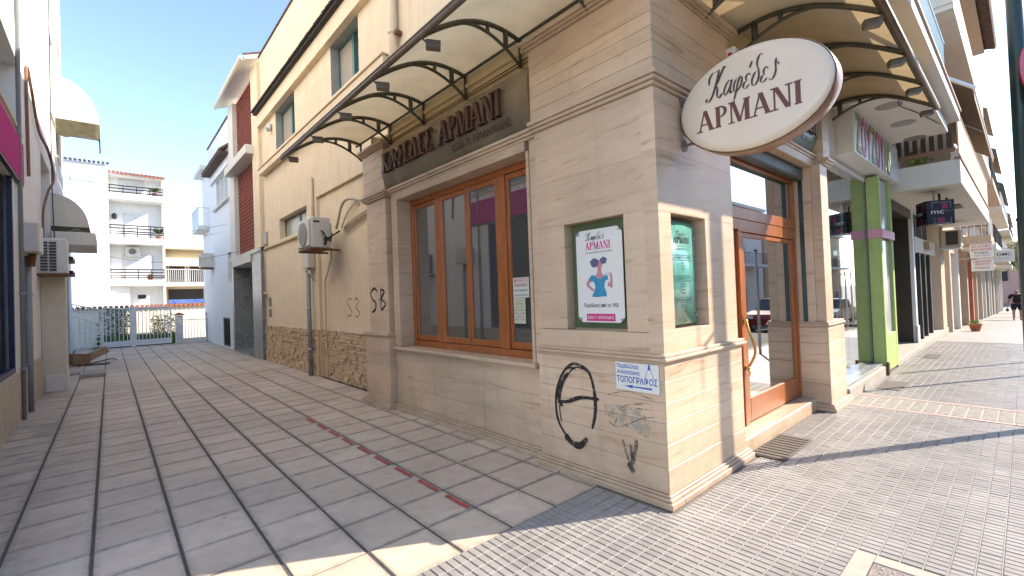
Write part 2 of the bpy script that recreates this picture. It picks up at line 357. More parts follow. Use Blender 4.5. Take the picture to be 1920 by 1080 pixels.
def quadstroke(a, b, wa, wb=None):
    a, b = Vector(a), Vector(b); wb = wa if wb is None else wb; d = (b - a).normalized(); n = Vector((-d.y, d.x))
    return [tuple(a + n * wa / 2), tuple(a - n * wa / 2), tuple(b - n * wb / 2), tuple(b + n * wb / 2)]
def hq(xa, xb, w, z0=0, z1=1):   # slanted stroke with level ends, width w measured level
    return [(xa - w / 2, z0), (xa + w / 2, z0), (xb + w / 2, z1), (xb - w / 2, z1)]
def ring(cx, cy, rx_, ry_, w, a0=0, a1=360, n=18, wy=None):
    wy = w * .5 if wy is None else wy; out = []; inn = []
    for i in range(n + 1):
        t = R(a0 + (a1 - a0) * i / n); out.append((cx + rx_ * math.cos(t), cy + ry_ * math.sin(t))); inn.append((cx + (rx_ - w) * math.cos(t), cy + (ry_ - wy) * math.sin(t)))
    return [[out[i], out[i + 1], inn[i + 1], inn[i]] for i in range(n)]
def serifglyph(ch):
    T, t, s = .2, .075, .055; sf = lambda x, z: [(x - .15, z), (x + .15, z), (x + .15, z + s), (x - .15, z + s)]
    if ch == 'Ι': return [hq(.2, .2, T), sf(.2, 0), sf(.2, 1 - s)], .4
    if ch == 'Α': return [hq(.12, .4, t), hq(.72, .42, T), [(.2, .3), (.62, .3), (.6, .36), (.22, .36)], sf(.12, 0), sf(.73, 0)], .86
    if ch == 'Λ' : return [hq(.12, .4, t), hq(.72, .42, T), sf(.12, 0), sf(.73, 0)], .86
    if ch == 'Δ': return [hq(.12, .4, t), hq(.72, .42, T), [(.06, 0), (.84, 0), (.84, .09), (.06, .09)]], .9
    if ch == 'Ρ': return [hq(.2, .2, T), sf(.2, 0), sf(.2, 1 - s)] + ring(.3, .73, .34, .27, .15, -90, 90, 12, .06), .7
    if ch == 'Μ': return [hq(.14, .14, t), hq(.52, .22, T * .9), hq(.52, .82, t), hq(.86, .86, T), sf(.14, 0), sf(.88, 0), sf(.16, 1 - s), sf(.86, 1 - s)], 1.04
    if ch == 'Ν': return [hq(.14, .14, t), hq(.68, .2, T), hq(.74, .74, t), sf(.14, 0), sf(.14, 1 - s), sf(.74, 1 - s)], .88
    if ch == 'Κ': return [hq(.2, .2, T), hq(.28, .66, t, .42, 1), hq(.74, .4, T, 0, .56), sf(.2, 0), sf(.2, 1 - s), sf(.68, 1 - s), sf(.74, 0)], .88
    if ch == 'Φ': return [hq(.4, .4, T * .9), sf(.4, 0), sf(.4, 1 - s)] + ring(.4, .5, .38, .27, .15, 0, 360, 22, .06), .82
    if ch == 'Ε': return [hq(.2, .2, T), [(.1, 0), (.62, 0), (.64, .2), (.58, .06), (.1, .06)], [(.1, 1), (.6, 1), (.62, .8), (.56, .94), (.1, .94)], [(.25, .47), (.48, .47), (.48, .53), (.25, .53)]], .7
    if ch == 'Σ': return [hq(.14, .42, t, 0, .52), hq(.44, .18, T * .9, .48, 1), [(.1, 0), (.66, 0), (.68, .22), (.6, .08), (.1, .08)], [(.1, 1), (.62, 1), (.64, .78), (.56, .92), (.1, .92)]], .74
    if ch == 'Ω': return ring(.4, .6, .38, .4, .15, -50, 230, 20, .07) + [[(.04, 0), (.34, 0), (.34, .07), (.04, .07)], [(.46, 0), (.76, 0), (.76, .07), (.46, .07)]], .84
    return [hq(.2, .2, T)], .4
def serifword(word, O, U, V, h, mat, parent, width, depth, name='letter', mapf=None):
    """each letter an object; depth pushed along U x V"""
    O, U, V = Vector(O), Vector(U), Vector(V); W = U.cross(V).normalized()
    tot = sum((.5 if c == ' ' else serifglyph(c)[1]) for c in word); sx = width / tot; x = 0
    for c in word:
        if c == ' ': x += .5; continue
        g, adv = serifglyph(c); m = M()
        for k, poly in enumerate(g):
            pp = [((x + p[0]) * sx, p[1] * h) for p in poly]
            if mapf: m.prism([(0, 0)] * 0 or pp, O, U, V, W * (depth + k * .00025)) if False else _mapprism(m, pp, mapf, depth + k * .00025, k * .00012)
            else: m.prism(pp, O + W * (-k * .00012), U, V, W * (depth + k * .0003))
        obj(name, m, mat, parent); x += adv
def _mapprism(m, pp, mapf, d, e):
    a = sum(pp[i][0] * pp[(i + 1) % len(pp)][1] - pp[(i + 1) % len(pp)][0] * pp[i][1] for i in range(len(pp)))
    if a < 0: pp = list(reversed(pp))
    n = len(pp); lo = [mapf(u, v, -e) for u, v in pp]; hi = [mapf(u, v, d) for u, v in pp]
    m.add(hi + lo, [tuple(range(n))] + [(i, i + n, (i + 1) % n + n, (i + 1) % n) for i in range(n)])
def catmull(P, n=6):
    P = [Vector(p) for p in P]; out = []
    Q = [P[0] * 2 - P[1]] + P + [P[-1] * 2 - P[-2]]
    for i in range(1, len(Q) - 2):
        for k in range(n):
            t = k / n; a, b, c, d = Q[i - 1], Q[i], Q[i + 1], Q[i + 2]
            out.append(.5 * ((2 * b) + (c - a) * t + (2 * a - 5 * b + 4 * c - d) * t * t + (3 * b - a - 3 * c + d) * t ** 3))
    out.append(P[-1]); return out
def ribbon(m, pts, wf, O, U, V, W):
    """pen stroke along pts with width function wf(direction, t)"""
    n = len(pts); lf = []; rt = []
    for i, p in enumerate(pts):
        d = (pts[min(i + 1, n - 1)] - pts[max(i - 1, 0)]); d = d.normalized() if d.length > 1e-9 else Vector((1, 0)); q = Vector((-d.y, d.x)); w = wf(d, i / (n - 1)) / 2
        lf.append(p + q * w); rt.append(p - q * w)
    O, U, V, W = Vector(O), Vector(U), Vector(V), Vector(W); f = lambda p: O + U * p.x + V * p.y + W
    vs = [f(p) for p in lf] + [f(p) for p in rt]; m.add(vs, [(i, i + n, i + n + 1, i + 1) for i in range(n - 1)])
SCR = [  # (advance, strokes)
    (2.0, [[(1.12, 2.05), (.95, 1.3), (.62, .35), (.2, -.1), (-.18, -.05), (-.12, .2)], [(-.05, 1.15), (-.12, 1.6), (.25, 1.95), (.75, 1.98), (1.15, 2.05)], [(1.95, 2.0), (1.75, 2.15), (1.45, 1.75), (1.05, 1.1), (.8, .98)], [(.85, 1.02), (1.12, .75), (1.25, .2), (1.55, -.05), (1.9, .25)]]),
    (1.25, [[(.95, .8), (.7, 1.0), (.3, .75), (.12, .3), (.3, 0), (.62, .18), (.9, .6), (1.0, .98)], [(1.02, 1.0), (.92, .4), (1.0, .03), (1.22, .15)]]),
    (1.25, [[(.35, .95), (.12, .55), (.2, .08), (.55, 0), (.98, .3), (1.05, .8), (.82, 1.0), (.62, .7), (.5, 0), (.35, -.65)]]),
    (1.0, [[(.85, .8), (.6, 1.0), (.32, .82), (.38, .58), (.55, .52)], [(.5, .53), (.18, .42), (.12, .12), (.42, -.02), (.85, .22)], [(.62, 1.35), (.82, 1.75)]]),
    (1.1, [[(.72, .9), (.35, .85), (.12, .4), (.3, 0), (.65, .05), (.9, .45), (.78, .95), (.5, 1.4), (.55, 1.85), (.85, 2.05), (1.15, 1.9)]]),
    (1.0, [[(.85, .8), (.6, 1.0), (.32, .82), (.38, .58), (.55, .52)], [(.5, .53), (.18, .42), (.12, .12), (.42, -.02), (.85, .22)]]),
    (.9, [[(.1, .12), (.3, -.03), (.6, .1), (.75, .5), (.62, 1.0), (.62, 1.35)], [(.62, 1.0), (.85, 1.05), (1.0, .85)]])]
def script_word(O, U, V, h, mat, parent, width, lift, name='letter'):
    tot = sum(a for a, _ in SCR); s = width / tot; sy = h; x = 0; U, V = Vector(U), Vector(V); W = U.cross(V).normalized()
    for k, (adv, sts) in enumerate(SCR):
        m = M()
        for j, st in enumerate(sts):
            pts = catmull([((x + p[0] + .3 * p[1]) * s, p[1] * sy) for p in st], 8)
            def wf(d, t, big=(k == 0)):
                v = abs(d.dot(Vector((.35, .94)))); return s * (.035 + (.26 if big else .22) * v ** 3) * (1 if .04 < t < .96 else .5)
            ribbon(m, pts, wf, O, U, V, W * (lift + .0002 * j))
        obj(name, m, mat, parent); x += adv

def gz(x): return 0.0 if x < 14 else max(-.035 * (x - 14), -2.0)

# ================================================================== THE SETTING
def strip(name, y0, y1, dz, mat, xs, kind='structure', th=0):
    m = M(); n = len(xs)
    m.add([(x, y0, gz(x) + dz) for x in xs] + [(x, y1, gz(x) + dz) for x in xs], [(i, i + 1, i + 1 + n, i + n) for i in range(n - 1)])
    return struct(obj(name, m, mat))
XS = [-60, -30, -10, -4, 0, 4, 8, 12, 14, 20, 30, 45, 60, 72, 150, 400]
g = M(); n = len(XS)
GX = [-500] + XS + [900]
g.add([(x, -500, gz(x) - .18) for x in GX] + [(x, 500, gz(x) - .18) for x in GX], [(i, i + 1, i + 1 + len(GX), i + len(GX)) for i in range(len(GX) - 1)])
struct(obj('ground', g, CONC))
strip('road', -10.4, -2.75, -.14, ASPH, XS)
strip('opposite_pavement', -13, -10.4, -.02, CONC, XS)
pav = M()
for a, b in zip(XS[2:-1], XS[3:]):
    pav.add([(a, -2.6, gz(a) - .006), (b, -2.6, gz(b) - .006), (b, .64 if b <= 0 else 1.2, gz(b) - .006), (a, .64 if b <= 0 else 1.2, gz(a) - .006)], [(0, 1, 2, 3)])
pavement = struct(obj('street_pavement', pav, MORT))
# kerb stones
for i in range(60):
    x = -8 + i * 1.0
    m = M().box(x + .006, x + .994, -2.78, -2.602, gz(x + .5) - .2, gz(x + .5) + .004, .012); k = obj('kerb_stone', m, CONC, pavement)
DX, DY = .058, .1044
def blocked(x, y):
    if 4.5 < x < 5.35 and y < -.12: return True          # patterned band across
    if -.42 < x < .30 and -1.80 < y < -1.12: return True
    if 1.5 < x < 2.5 and y > .02: return True
    return x > -.07 and y > -.07
cands = []
NX = int(17.4 / DX)
fwd = Vector((.66286, .74857, .0164)); rgt = Vector(rx); upv = Vector(ry)
for i in range(NX):
    for j in range(31):
        x = -3.4 + i * DX; y = -2.28 + (j - 3) * DY
        if y > .60 or blocked(x + DX / 2, y + DY / 2): continue
        d = Vector((x, y, 0)) - Vector(CAM); zc = d.dot(fwd)
        vis = zc > .3 and abs(d.dot(rgt) / zc) < 1.14 and abs(d.dot(upv) / zc) < .65
        cands.append((0 if vis else 1, d.length, x, y))
cands.sort()
def blockmesh(m, x, y, w=DX, l=DY, jit=True):
    z = (random.uniform(-.0012, .0012) + .0022 * math.sin(x * 2.1 + 1) * math.sin(y * 2.7)) if jit else 0; g_ = .0035; a, b, c, d = x + g_, x + w - g_, y + g_, y + l - g_; z0 = gz(x) - .006; z1 = gz(x) + z; k = .003
    tx = random.uniform(-.0008, .0008)
    m.add([(a, c, z0), (b, c, z0), (b, d, z0), (a, d, z0), (a + k, c + k, z1), (b - k, c + k, z1 + tx), (b - k, d - k, z1 + tx), (a + k, d - k, z1)], [(4, 5, 6, 7), (0, 1, 5, 4), (1, 2, 6, 5), (2, 3, 7, 6), (3, 0, 4, 7)])
bm0 = M(); blockmesh(bm0, 0, 0, jit=False); bme = obj('paving_block', bm0, BLOCK, pavement)
for k, (v, _, x, y) in enumerate(cands[:299]):
    o = bme if k == 0 else bme.copy()
    if k: C.objects.link(o)
    o.location = (x, y, random.uniform(-.001, .001))
o = M()
for v, _, x, y in cands[299:]: blockmesh(o, x, y)
obj('paving_block', o, BLOCK, pavement, kind='stuff')
# pale mortar runs along the street between the rows of blocks
o = M()
for j in range(32):
    y = -2.28 + (j - 3) * DY
    for (a, b) in ((-3.4, -.42), (-.42, .30), (.30, 4.5), (5.35, 14)):
        if (y > -.12 and b > 0) or (a == -.42 and -1.8 < y < -1.1): continue
        o.add([(a, y - .003, -.0035), (b, y - .003, -.0035), (b, y + .003, -.0035), (a, y + .003, -.0035)], [(0, 1, 2, 3)])
obj('mortar_line', o, MORTL, pavement, kind='stuff')
far = M()
for a, b in zip(XS[8:-1], XS[9:]): far.add([(a, -2.6, gz(a)), (b, -2.6, gz(b)), (b, -.05, gz(b)), (a, -.05, gz(a))], [(0, 1, 2, 3)])
obj('far_paving', far, plain('far_paving', (.31, .295, .28), .5, var=.12, scale=3, bump=.3), pavement)
# patterned band with its pink borders
PKB = plain('pink_border', (.44, .30, .26), .6, var=.1)
RIB = plain('ribbed_tile', (.27, .25, .22), .7, var=.2, scale=10)
for j in range(18):
    y = -2.57 + j * .135; m = M()
    for k in range(8): m.box(4.62 + k * .082, 4.62 + k * .082 + .072, y + .008, y + .127, -.006, .001, .003)
    obj('ribbed_tile', m, RIB, pavement)
for x in (4.50, 5.29):
    for j in range(6): obj('border_tile', M().box(x, x + .085, -2.59 + j * .41, -2.59 + j * .41 + .404, -.006, .002, .002), PKB, pavement)
o = M().box(4.59, 5.28, -2.59, -.14, -.006, -.003); obj('band_bed', o, MORTL, pavement)

# alley paving: cast slabs in rows, wide dark joints along the alley
alley = M().box(-4.6, .6, .64, 25.6, -.16, -.008)
alley = struct(obj('alley_paving', alley, plain('joint_sand', (.085, .08, .075), .95, var=.3, scale=30)))
COLX = [-4.36, -3.845, -3.375, -2.905, -2.434, -1.972, -1.516, -1.064, -.597, -.103, .345]
pm = M().box(-.5, .5, -.5, .5, -.03, 0)
# one shared slab with eased edges
pm = M(); c = .012
pm.add([(-.5, -.5, -.03), (.5, -.5, -.03), (.5, .5, -.03), (-.5, .5, -.03), (-.5, -.5, -.009), (.5, -.5, -.009), (.5, .5, -.007), (-.5, .5, -.007), (-.5 + c, -.5 + c, 0), (.5 - c, -.5 + c, 0), (.5 - c, .5 - c, 0), (-.5 + c, .5 - c, 0)],
       [(8, 9, 10, 11), (4, 5, 9, 8), (5, 6, 10, 9), (6, 7, 11, 10), (7, 4, 8, 11), (0, 1, 5, 4), (1, 2, 6, 5), (2, 3, 7, 6), (3, 0, 4, 7)])
first = None; rest = M(); lap = .463
for j in range(53):
    y0 = .655 + j * lap + (.0 if j == 0 else 0)
    for i in range(len(COLX) - 1):
        a, b = COLX[i] + .010, COLX[i + 1] - .010; wy = lap - .015
        if j < 22:
            if first is None: first = obj('paving_slab', pm, PAVE, alley); o = first
            else: o = first.copy(); C.objects.link(o)
            o.location = ((a + b) / 2, y0 + wy / 2, random.uniform(-.0015, .0015)); o.scale = (b - a, wy, 1)
            o.rotation_euler = (random.uniform(-.002, .002), random.uniform(-.003, .003), 0)
        else: rest.box(a, b, y0, y0 + wy, -.03, random.uniform(-.002, .001), .004)
obj('paving_slab', rest, PAVE, alley, kind='stuff')
for k in range(9):
    y = .655 + (k) * lap * 1.0 + lap + .01
    m = M(); L_ = .33; n = 10
    pts = [(y + L_ * i / n) for i in range(n + 1)]
    vs = [(-1.14 + random.uniform(-.004, .004), p, .0045) for p in pts] + [(-1.092 + random.uniform(-.005, .005), p, .0045) for p in pts]
    m.add(vs, [(i, i + n + 1, i + n + 2, i + 1) for i in range(n)]); obj('red_dash', m, REDL, alley)

# ================================================================== CORNER BUILDING WITH THE COFFEE SHOP
B = thing('corner_building', 'cream two-storey corner building with stone-clad coffee shop on its ground floor', 'building', (0, 0, 0))
S = lambda *a, **k: obj('stone_slab', M().box(*a, c=.002), TRAV, B)
# --- corner pillar: alley face (x=0) and street face (y=0)
obj('core', M().box(.13, 1.30, .13, 1.26, 0, 4.19), TRAVM, B)
def rows(zs, f):
    for a, b in zip(zs, zs[1:]): f(a + .0012, b - .0012)
rows([.10, .30, .48, .65, .81, .98, 1.11], lambda a, b: S(-.012 + random.uniform(0, .003), .13, .0, 1.385, a, b))
rows([.10, .30, .48, .65, .81, .98, 1.11], lambda a, b: S(-.0145, 1.44, -.014 + random.uniform(0, .002), .0 - .0005, a, b))
# mid shaft with the two niches
U_, T_ = .012, 1.36
S(U_, .13, U_, 1.36, 1.19, 1.355); S(U_, .13, U_, .33, 1.36, 2.355); S(U_, .13, 1.0, 1.36, 1.36, 2.355)
S(U_, .13, U_, 1.36, 2.3555, 2.7995); S(U_, .13, U_, 1.36, 2.80, 3.335)
S(.0105, 1.40, .0, .13, 1.19, 1.3695); S(.0106, .20, .0, .13, 1.37, 2.3295); S(.80, 1.40, .0, .13, 1.37, 2.3295)
S(.0105, 1.40, .0, .13, 2.33, 2.8295); S(.0105, 1.40, .0, .13, 2.83, 3.335)
rows([3.44, 3.56, 3.70, 3.81, 3.93, 4.19], lambda a, b: S(.0, .13, .0, 1.39, a, b))
rows([3.44, 3.56, 3.70, 3.81, 3.93, 4.19], lambda a, b: S(-.0015, 1.44, -.012, -.0005, a, b))
def moulding(z, ya, yb, xo, xb, prof, street=False, mat=TRAVM, name='moulding', e0=0, e1=0):
    """profiled band: prof = [(height, outward)]"""
    m = M()
    for (za, zb, out) in prof:
        if street: m.box(ya, yb + (out if e1 else 0), xo - out, xb, z + za, z + zb, .004)
        else: m.box(xo - out, xb, ya - (out if e0 else 0), yb + (out if e1 else 0), z + za, z + zb, .004)
    return obj(name, m, mat, B)
LED = [(0, .025, .022), (.027, .052, .045), (.054, .08, .03)]
COR = [(0, .03, .02), (.032, .062, .045), (.064, .1, .065)]
moulding(1.11, .0, 1.385, 0, .13, LED, e0=1); moulding(1.11, .13, 1.45, 0, .13, LED, True, e1=1)
moulding(3.338, 0, 1.385, 0, .13, COR, e0=1, e1=0); moulding(3.338, .13, 1.45, 0, .13, COR, True, e1=1)
TOP = [(0, .025, .025), (.027, .05, .05), (.052, .09, .075)]
moulding(4.193, 0, 1.39, 0, .2, TOP, e0=1, e1=1); moulding(4.193, .2, 1.46, 0, .2, TOP, True, e1=1)
PL = [(0, .05, .062), (.052, .078, .045), (.08, .098, .03)]
moulding(0, 0, 1.40, 0, .13, PL, e0=1, name='plinth'); moulding(0, .13, 1.47, 0, .13, PL, True, name='plinth', e1=1)
obj('niche_back', M().box(.118, .128, .34, .99, 1.37, 2.35), GREENF, B)
obj('niche_back', M().box(.21, .79, .118, .128, 1.38, 2.32), plain('niche_grey', (.20, .25, .24), .6), B)
# --- window bay in the alley
X1 = .10
for (ya, yb) in ((1.39, 2.45), (2.455, 3.58), (3.585, 4.69)):
    rows([.10, .36, .64, .925], lambda a, b: S(X1, .30, ya, yb, a, b))
moulding(0, 1.39, 4.69, X1, .25, PL, name='plinth')
obj('window_sill', M().box(.035, .42, 1.50, 4.66, .93, .975, .008), TRAVM, B)
S(X1, .42, 1.39, 1.53, .98, 3.335); S(X1, .42, 4.60, 4.69, .98, 3.335)
ar = M(); 
for k, (a, b, o_) in enumerate(((1.532, 1.575, .085),)): ar.box(o_, .42, a, b, .977, 3.23 + .0 * k, .004)
ar.box(.07, .42, 4.45, 4.598, .977, 3.23, .004); ar.box(.075, .42, 1.577, 4.598, 3.232, 3.335, .004)
obj('window_surround', ar, TRAVM, B)
moulding(3.337, 1.39, 4.69, X1 - .005, .3, COR)
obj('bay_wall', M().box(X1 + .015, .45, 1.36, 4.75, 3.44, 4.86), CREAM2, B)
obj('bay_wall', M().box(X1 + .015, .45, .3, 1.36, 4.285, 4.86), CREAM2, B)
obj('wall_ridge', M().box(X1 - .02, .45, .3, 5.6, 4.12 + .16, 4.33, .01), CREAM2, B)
# --- far pillar
def pil(name, x, ya, yb, za, zb): S(x, .40, ya, yb, za, zb)
rows([.10, .36, .64, .90, 1.11], lambda a, b: S(0, .40, 4.70, 5.56, a, b)); rows([1.19, 2.3, 3.335], lambda a, b: S(.05, .40, 4.79, 5.48, a, b)); rows([3.44, 3.66, 3.84, 4.0, 4.12], lambda a, b: S(.02, .40, 4.74, 5.53, a, b))
moulding(0, 4.69, 5.57, 0, .4, PL, name='plinth', e0=1, e1=1); moulding(1.112, 4.72, 5.55, .01, .4, LED, e0=1, e1=1); moulding(3.338, 4.76, 5.51, .03, .4, COR, e0=1, e1=1)
moulding(4.122, 4.74, 5.53, .02, .4, TOP, e0=1, e1=1)
m = M().tube([(.27, 5.3, 4.21), (.27, 5.3, 4.36)], .14, 20); m.tube([(.27, 5.3, 4.36), (.27, 5.3, 4.44)], .17, 20); obj('pillar_stub', m, CREAM2, B, True)
# --- upper walls
W0 = .35
def wallx(x0, x1, y0, y1, z0, z1, holes, mat, name='wall'):
    """wall facing -x from boxes with rectangular openings (non-overlapping in y)"""
    holes = sorted(holes); m = M(); y = y0
    for (a, b, za, zb) in holes:
        if a > y: m.box(x0, x1, y, a, z0, z1)
        if za > z0: m.box(x0, x1, a, b, z0, za)
        if zb < z1: m.box(x0, x1, a, b, zb, z1)
        y = b
    if y < y1: m.box(x0, x1, y, y1, z0, z1)
    return obj(name, m, mat, B)
wallx(W0, .60, .55, 13.6, 4.86, 9.36, [(6.28, 7.72, 6.05, 7.13), (10.25, 12.0, 6.05, 7.13)], CREAM)
wallx(W0, .60, 8.95, 13.6, 0, 4.858, [(9.55, 11.9, 3.5, 4.07)], CREAM)
obj('wall', M().box(.41, .60, 5.50, 8.84, 0, 4.12), CREAM, B); obj('wall', M().box(W0, .60, 4.75, 8.84, 4.122, 4.858), CREAM, B)
obj('wall', M().box(W0 - .004, .60, 8.842, 8.948, 0, 4.858), CREAM, B)
obj('wall', M().box(.60, 5.3, .42, .65, 4.20, 9.36), CREAM, B)
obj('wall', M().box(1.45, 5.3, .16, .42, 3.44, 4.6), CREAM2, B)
obj('roof_slab', M().box(.4, 8, .6, 13.5, 8.9, 9.1), CONC, B)  # unseen roof, added to block sun through the hollow upper storey
obj('upper_floor_slab', M().box(.62, 5.3, .66, 13.5, 4.30, 4.5), SOFF, B)
obj('end_wall', M().box(.6, 8, 13.4, 13.6, 0, 9.36), CREAM, B)
obj('coping', M().box(.31, .66, .5, 13.66, 9.362, 9.41, .01), TILED, B)
# band over the upper windows, tile edge
m = M().box(.22, .349, .55, 13.55, 7.13, 7.50); obj('fascia_band', m, CREAM, B)
m = M().box(.12, .349, .5, 13.6, 7.502, 7.55)
for k in range(131): m.box(.06, .35, .52 + k * .1, .52 + k * .1 + .06, 7.552, 7.60 + random.uniform(-.008, .008), .01)
obj('eave_tiles', m, DCORR, B, kind='stuff')
m = M().box(.17, .349, 4.95, 13.3, 5.58, 5.74, .01); m.box(.14, .349, 4.93, 13.32, 5.742, 5.775, .008); obj('ledge', m, CREAM, B)
# upper windows
def upwin(ya, yb, za, zb, xo, cols):
    fr = M(); t = .05
    for (a, b, c_, d) in ((ya, ya + t, za, zb), (yb - t, yb, za, zb), (ya + t, yb - t, za, za + t), (ya + t, yb - t, zb - t, zb)): fr.box(xo, xo + .06, a, b, c_, d, .004)
    ym = ya + (yb - ya) * .42; fr.box(xo - .03, xo + .05, ym - .05, ym + .05, za + t, zb - t, .005)
    f = obj('window_frame', fr, plain('teal_frame', (.02, .12, .11), .4), B)
    obj('shutter_panel', M().box(xo + .02, xo + .03, ym + .05, yb - t, za + t, zb - t), cols[0], f)
    obj('window_pane', M().box(xo + .02, xo + .026, ya + t, ym - .05, za + t, zb - t), GL, f)
    obj('curtain', M().box(xo + .16, xo + .17, ya + t, ym, za + t, zb - t), cols[1], f)
TAUPE = plain('taupe_blind', (.34, .29, .24), .7, var=.05)
JAMB = plain('shaded_jamb_grey', (.30, .31, .31), .7, var=.08)  # shade inside the window recess, painted as grey on the reveals
for (a, b) in ((6.28, 7.72), (10.25, 12.0)):
    obj('window_reveal', M().box(.352, .598, b - .012, b - .001, 6.05, 7.13), JAMB, B)
    obj('window_reveal', M().box(.352, .598, a, b - .014, 7.118, 7.129), JAMB, B)
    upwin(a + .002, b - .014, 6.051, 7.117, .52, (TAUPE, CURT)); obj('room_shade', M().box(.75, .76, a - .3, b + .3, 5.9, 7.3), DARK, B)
fr = M()
for (a, b, c_, d) in ((9.55, 9.60, 3.5, 4.07), (11.85, 11.9, 3.5, 4.07), (9.6, 11.85, 3.5, 3.545), (9.6, 11.85, 4.03, 4.07), (10.5, 10.6, 3.545, 4.03)): fr.box(.50, .55, a, b, c_, d, .004)
f = obj('window_frame', fr, plain('sage_frame', (.12, .15, .12), .5), B)
for (a, b) in ((9.6, 10.5), (10.6, 11.85)): obj('window_pane', M().box(.52, .53, a, b, 3.545, 4.03), FROST, f)
m = M().box(.29, .349, 8.96, 13.5, 3.36, 3.42, .015); obj('cable_ledge', m, CREAM2, B)
# split stone facing along the foot of the wall
m = M(); random.seed(3)
for (ya, yb, xx) in ((8.955, 13.58, W0), (5.58, 8.84, .41)):
    z = 0.0
    while z < 1.06:
        h = random.uniform(.055, .085); y = ya
        while y < yb:
            l = random.uniform(.10, .26); e = min(y + l, yb)
            m.box(xx - random.uniform(.012, .05), xx, y + .005, e - .005, z + .005, min(z + h, 1.08) - .004, .006); y = e
        z += h
m.box(.30, .345, 8.85, 8.945, 0, 1.08); obj('split_stone', m, SPLIT, B, kind='stuff')
# --- window of the coffee shop
XF = .30
m = M(); t = .075
m.box(XF, XF + .07, 1.577, 4.45, .977, 1.06, .006); m.box(XF, XF + .07, 1.577, 4.45, 3.15, 3.23, .006)
for y in (1.577, 4.375): m.box(XF, XF + .07, y, y + t, 1.062, 3.148, .006)
for y in (3.66, 2.25): m.box(XF - .004, XF + .066, y - .07, y + .07, 1.062, 3.148, .006)
wf = obj('window_frame', m, WOOD, B)
for (a, b, s_) in ((3.73, 4.375, 0), (1.652, 2.18, 0), (2.96, 3.59, 1), (2.32, 2.95, 1)):
    x = XF + (.02 if s_ == 0 else .0)
    q = M()
    for (c_, d, e, f_) in ((a, a + .05, 1.07, 3.145), (b - .05, b, 1.07, 3.145), (a + .05, b - .05, 1.07, 1.15), (a + .05, b - .05, 3.08, 3.145)): q.box(x, x + .045, c_, d, e, f_, .005)
    obj('window_sash', q, WOOD, wf); obj('window_pane', M().box(x + .02, x + .026, a + .05, b - .05, 1.15, 3.08), GL, wf)
m = M()
for k in range(60):
    y = 2.30 + k * .024; m.add([(.62 + .018 * math.sin(k * 1.3), y, 1.0), (.62 + .018 * math.sin((k + 1) * 1.3), y + .024, 1.0), (.62 + .018 * math.sin((k + 1) * 1.3), y + .024, 3.2), (.62 + .018 * math.sin(k * 1.3), y, 3.2)], [(0, 1, 2, 3)])
obj('curtain', m, CURT, B)
obj('curtain', M().box(.62, .63, 3.75, 4.05, 1.0, 3.2), CURT, B)
# room behind
m = M(); m.box(.45, 5.2, .64, 5.4, -.02, .10); obj('shop_floor', m, plain('shop_floor', (.30, .26, .2), .4), B)
m = M(); m.box(5.0, 5.1, .3, 5.4, .1, 3.5); m.box(.5, 5.1, 4.9, 5.0, .1, 3.5); m.box(.45, 5.2, .5, 5.4, 3.5, 3.6); obj('shop_inner_wall', m, BEIGEI, B)
m = M(); m.box(3.0, 4.6, 2.2, 2.6, .1, 1.15, .01); m.box(4.3, 4.95, 1.0, 3.4, .1, .9, .01); obj('counter', m, plain('counter', (.12, .06, .03), .4), B)
for z in (1.3, 1.7, 2.1, 2.5): obj('shelf', M().box(4.6, 4.98, 1.0, 4.4, z, z + .03), plain('shelf', (.3, .2, .12), .5), B)
m = M(); random.seed(5)
for z in (1.33, 1.73, 2.13):
    for k in range(22): m.box(4.68, 4.85, 1.1 + k * .15, 1.1 + k * .15 + random.uniform(.07, .12), z, z + random.uniform(.15, .3), .005)
obj('shelf_goods', m, plain('shelf_goods', (.35, .2, .12), .5, var=.7, scale=9), B, kind='stuff')
obj('inner_partition', M().box(.5, .56, .3, 1.5, .1, 3.5), DARK, B)
obj('window_ledge_box', M().box(.5, .85, 1.8, 2.5, .1, 1.35, .01), plain('pale_box', (.42, .42, .38), .6), B)
# --- shop door on the street
YD = .20
obj('door_step', M().box(1.50, 4.0, .02, .9, -.01, .155, .01), TRAVM, B)
m = M(); m.box(1.47, 2.02, YD, YD + .08, 2.35, 2.47, .005); m.box(1.47, 3.95, YD - .006, YD + .08, 2.472, 2.60, .005) ; m.box(2.022, 3.95, YD, YD + .08, 2.33, 2.47, .005)
m.box(1.47, 3.95, YD, YD + .08, 3.12, 3.20, .005); m.box(3.87, 3.95, YD + .002, YD + .078, .16, 2.328, .005); m.box(3.87, 3.95, YD, YD + .08, 2.602, 3.118, .005); m.box(1.445, 1.52, YD + .002, YD + .078, .16, 3.2, .005)
m.box(2.0, 2.09, YD - .004, YD + .08, .16, 2.329, .005)
DF = obj('door_frame', m, WOOD, B)
obj('transom_pane', M().box(1.52, 3.87, YD + .03, YD + .036, 2.602, 3.12), GLD, DF)
m = M(); x0, x1 = 1.53, 1.99; yl = YD + .03
for (a, b, c_, d) in ((x0, x0 + .1, .17, 2.34), (x1 - .1, x1, .17, 2.34), (x0 + .1, x1 - .1, .17, .42), (x0 + .1, x1 - .1, 2.24, 2.34)): m.box(a, b, yl, yl + .045, c_, d, .006)
dl = obj('door_leaf', m, WOOD, B); obj('door_pane', M().box(x0 + .1, x1 - .1, yl + .02, yl + .026, .42, 2.24), GLD, dl)
m = M(); x0, x1 = 2.095, 3.865; yl = YD + .015
for (a, b, c_, d) in ((x0, x0 + .10, .17, 2.325), (x1 - .10, x1, .17, 2.325), (x0 + .10, x1 - .10, .17, .44), (x0 + .10, x1 - .10, 2.27, 2.325)): m.box(a, b, yl, yl + .05, c_, d, .006)
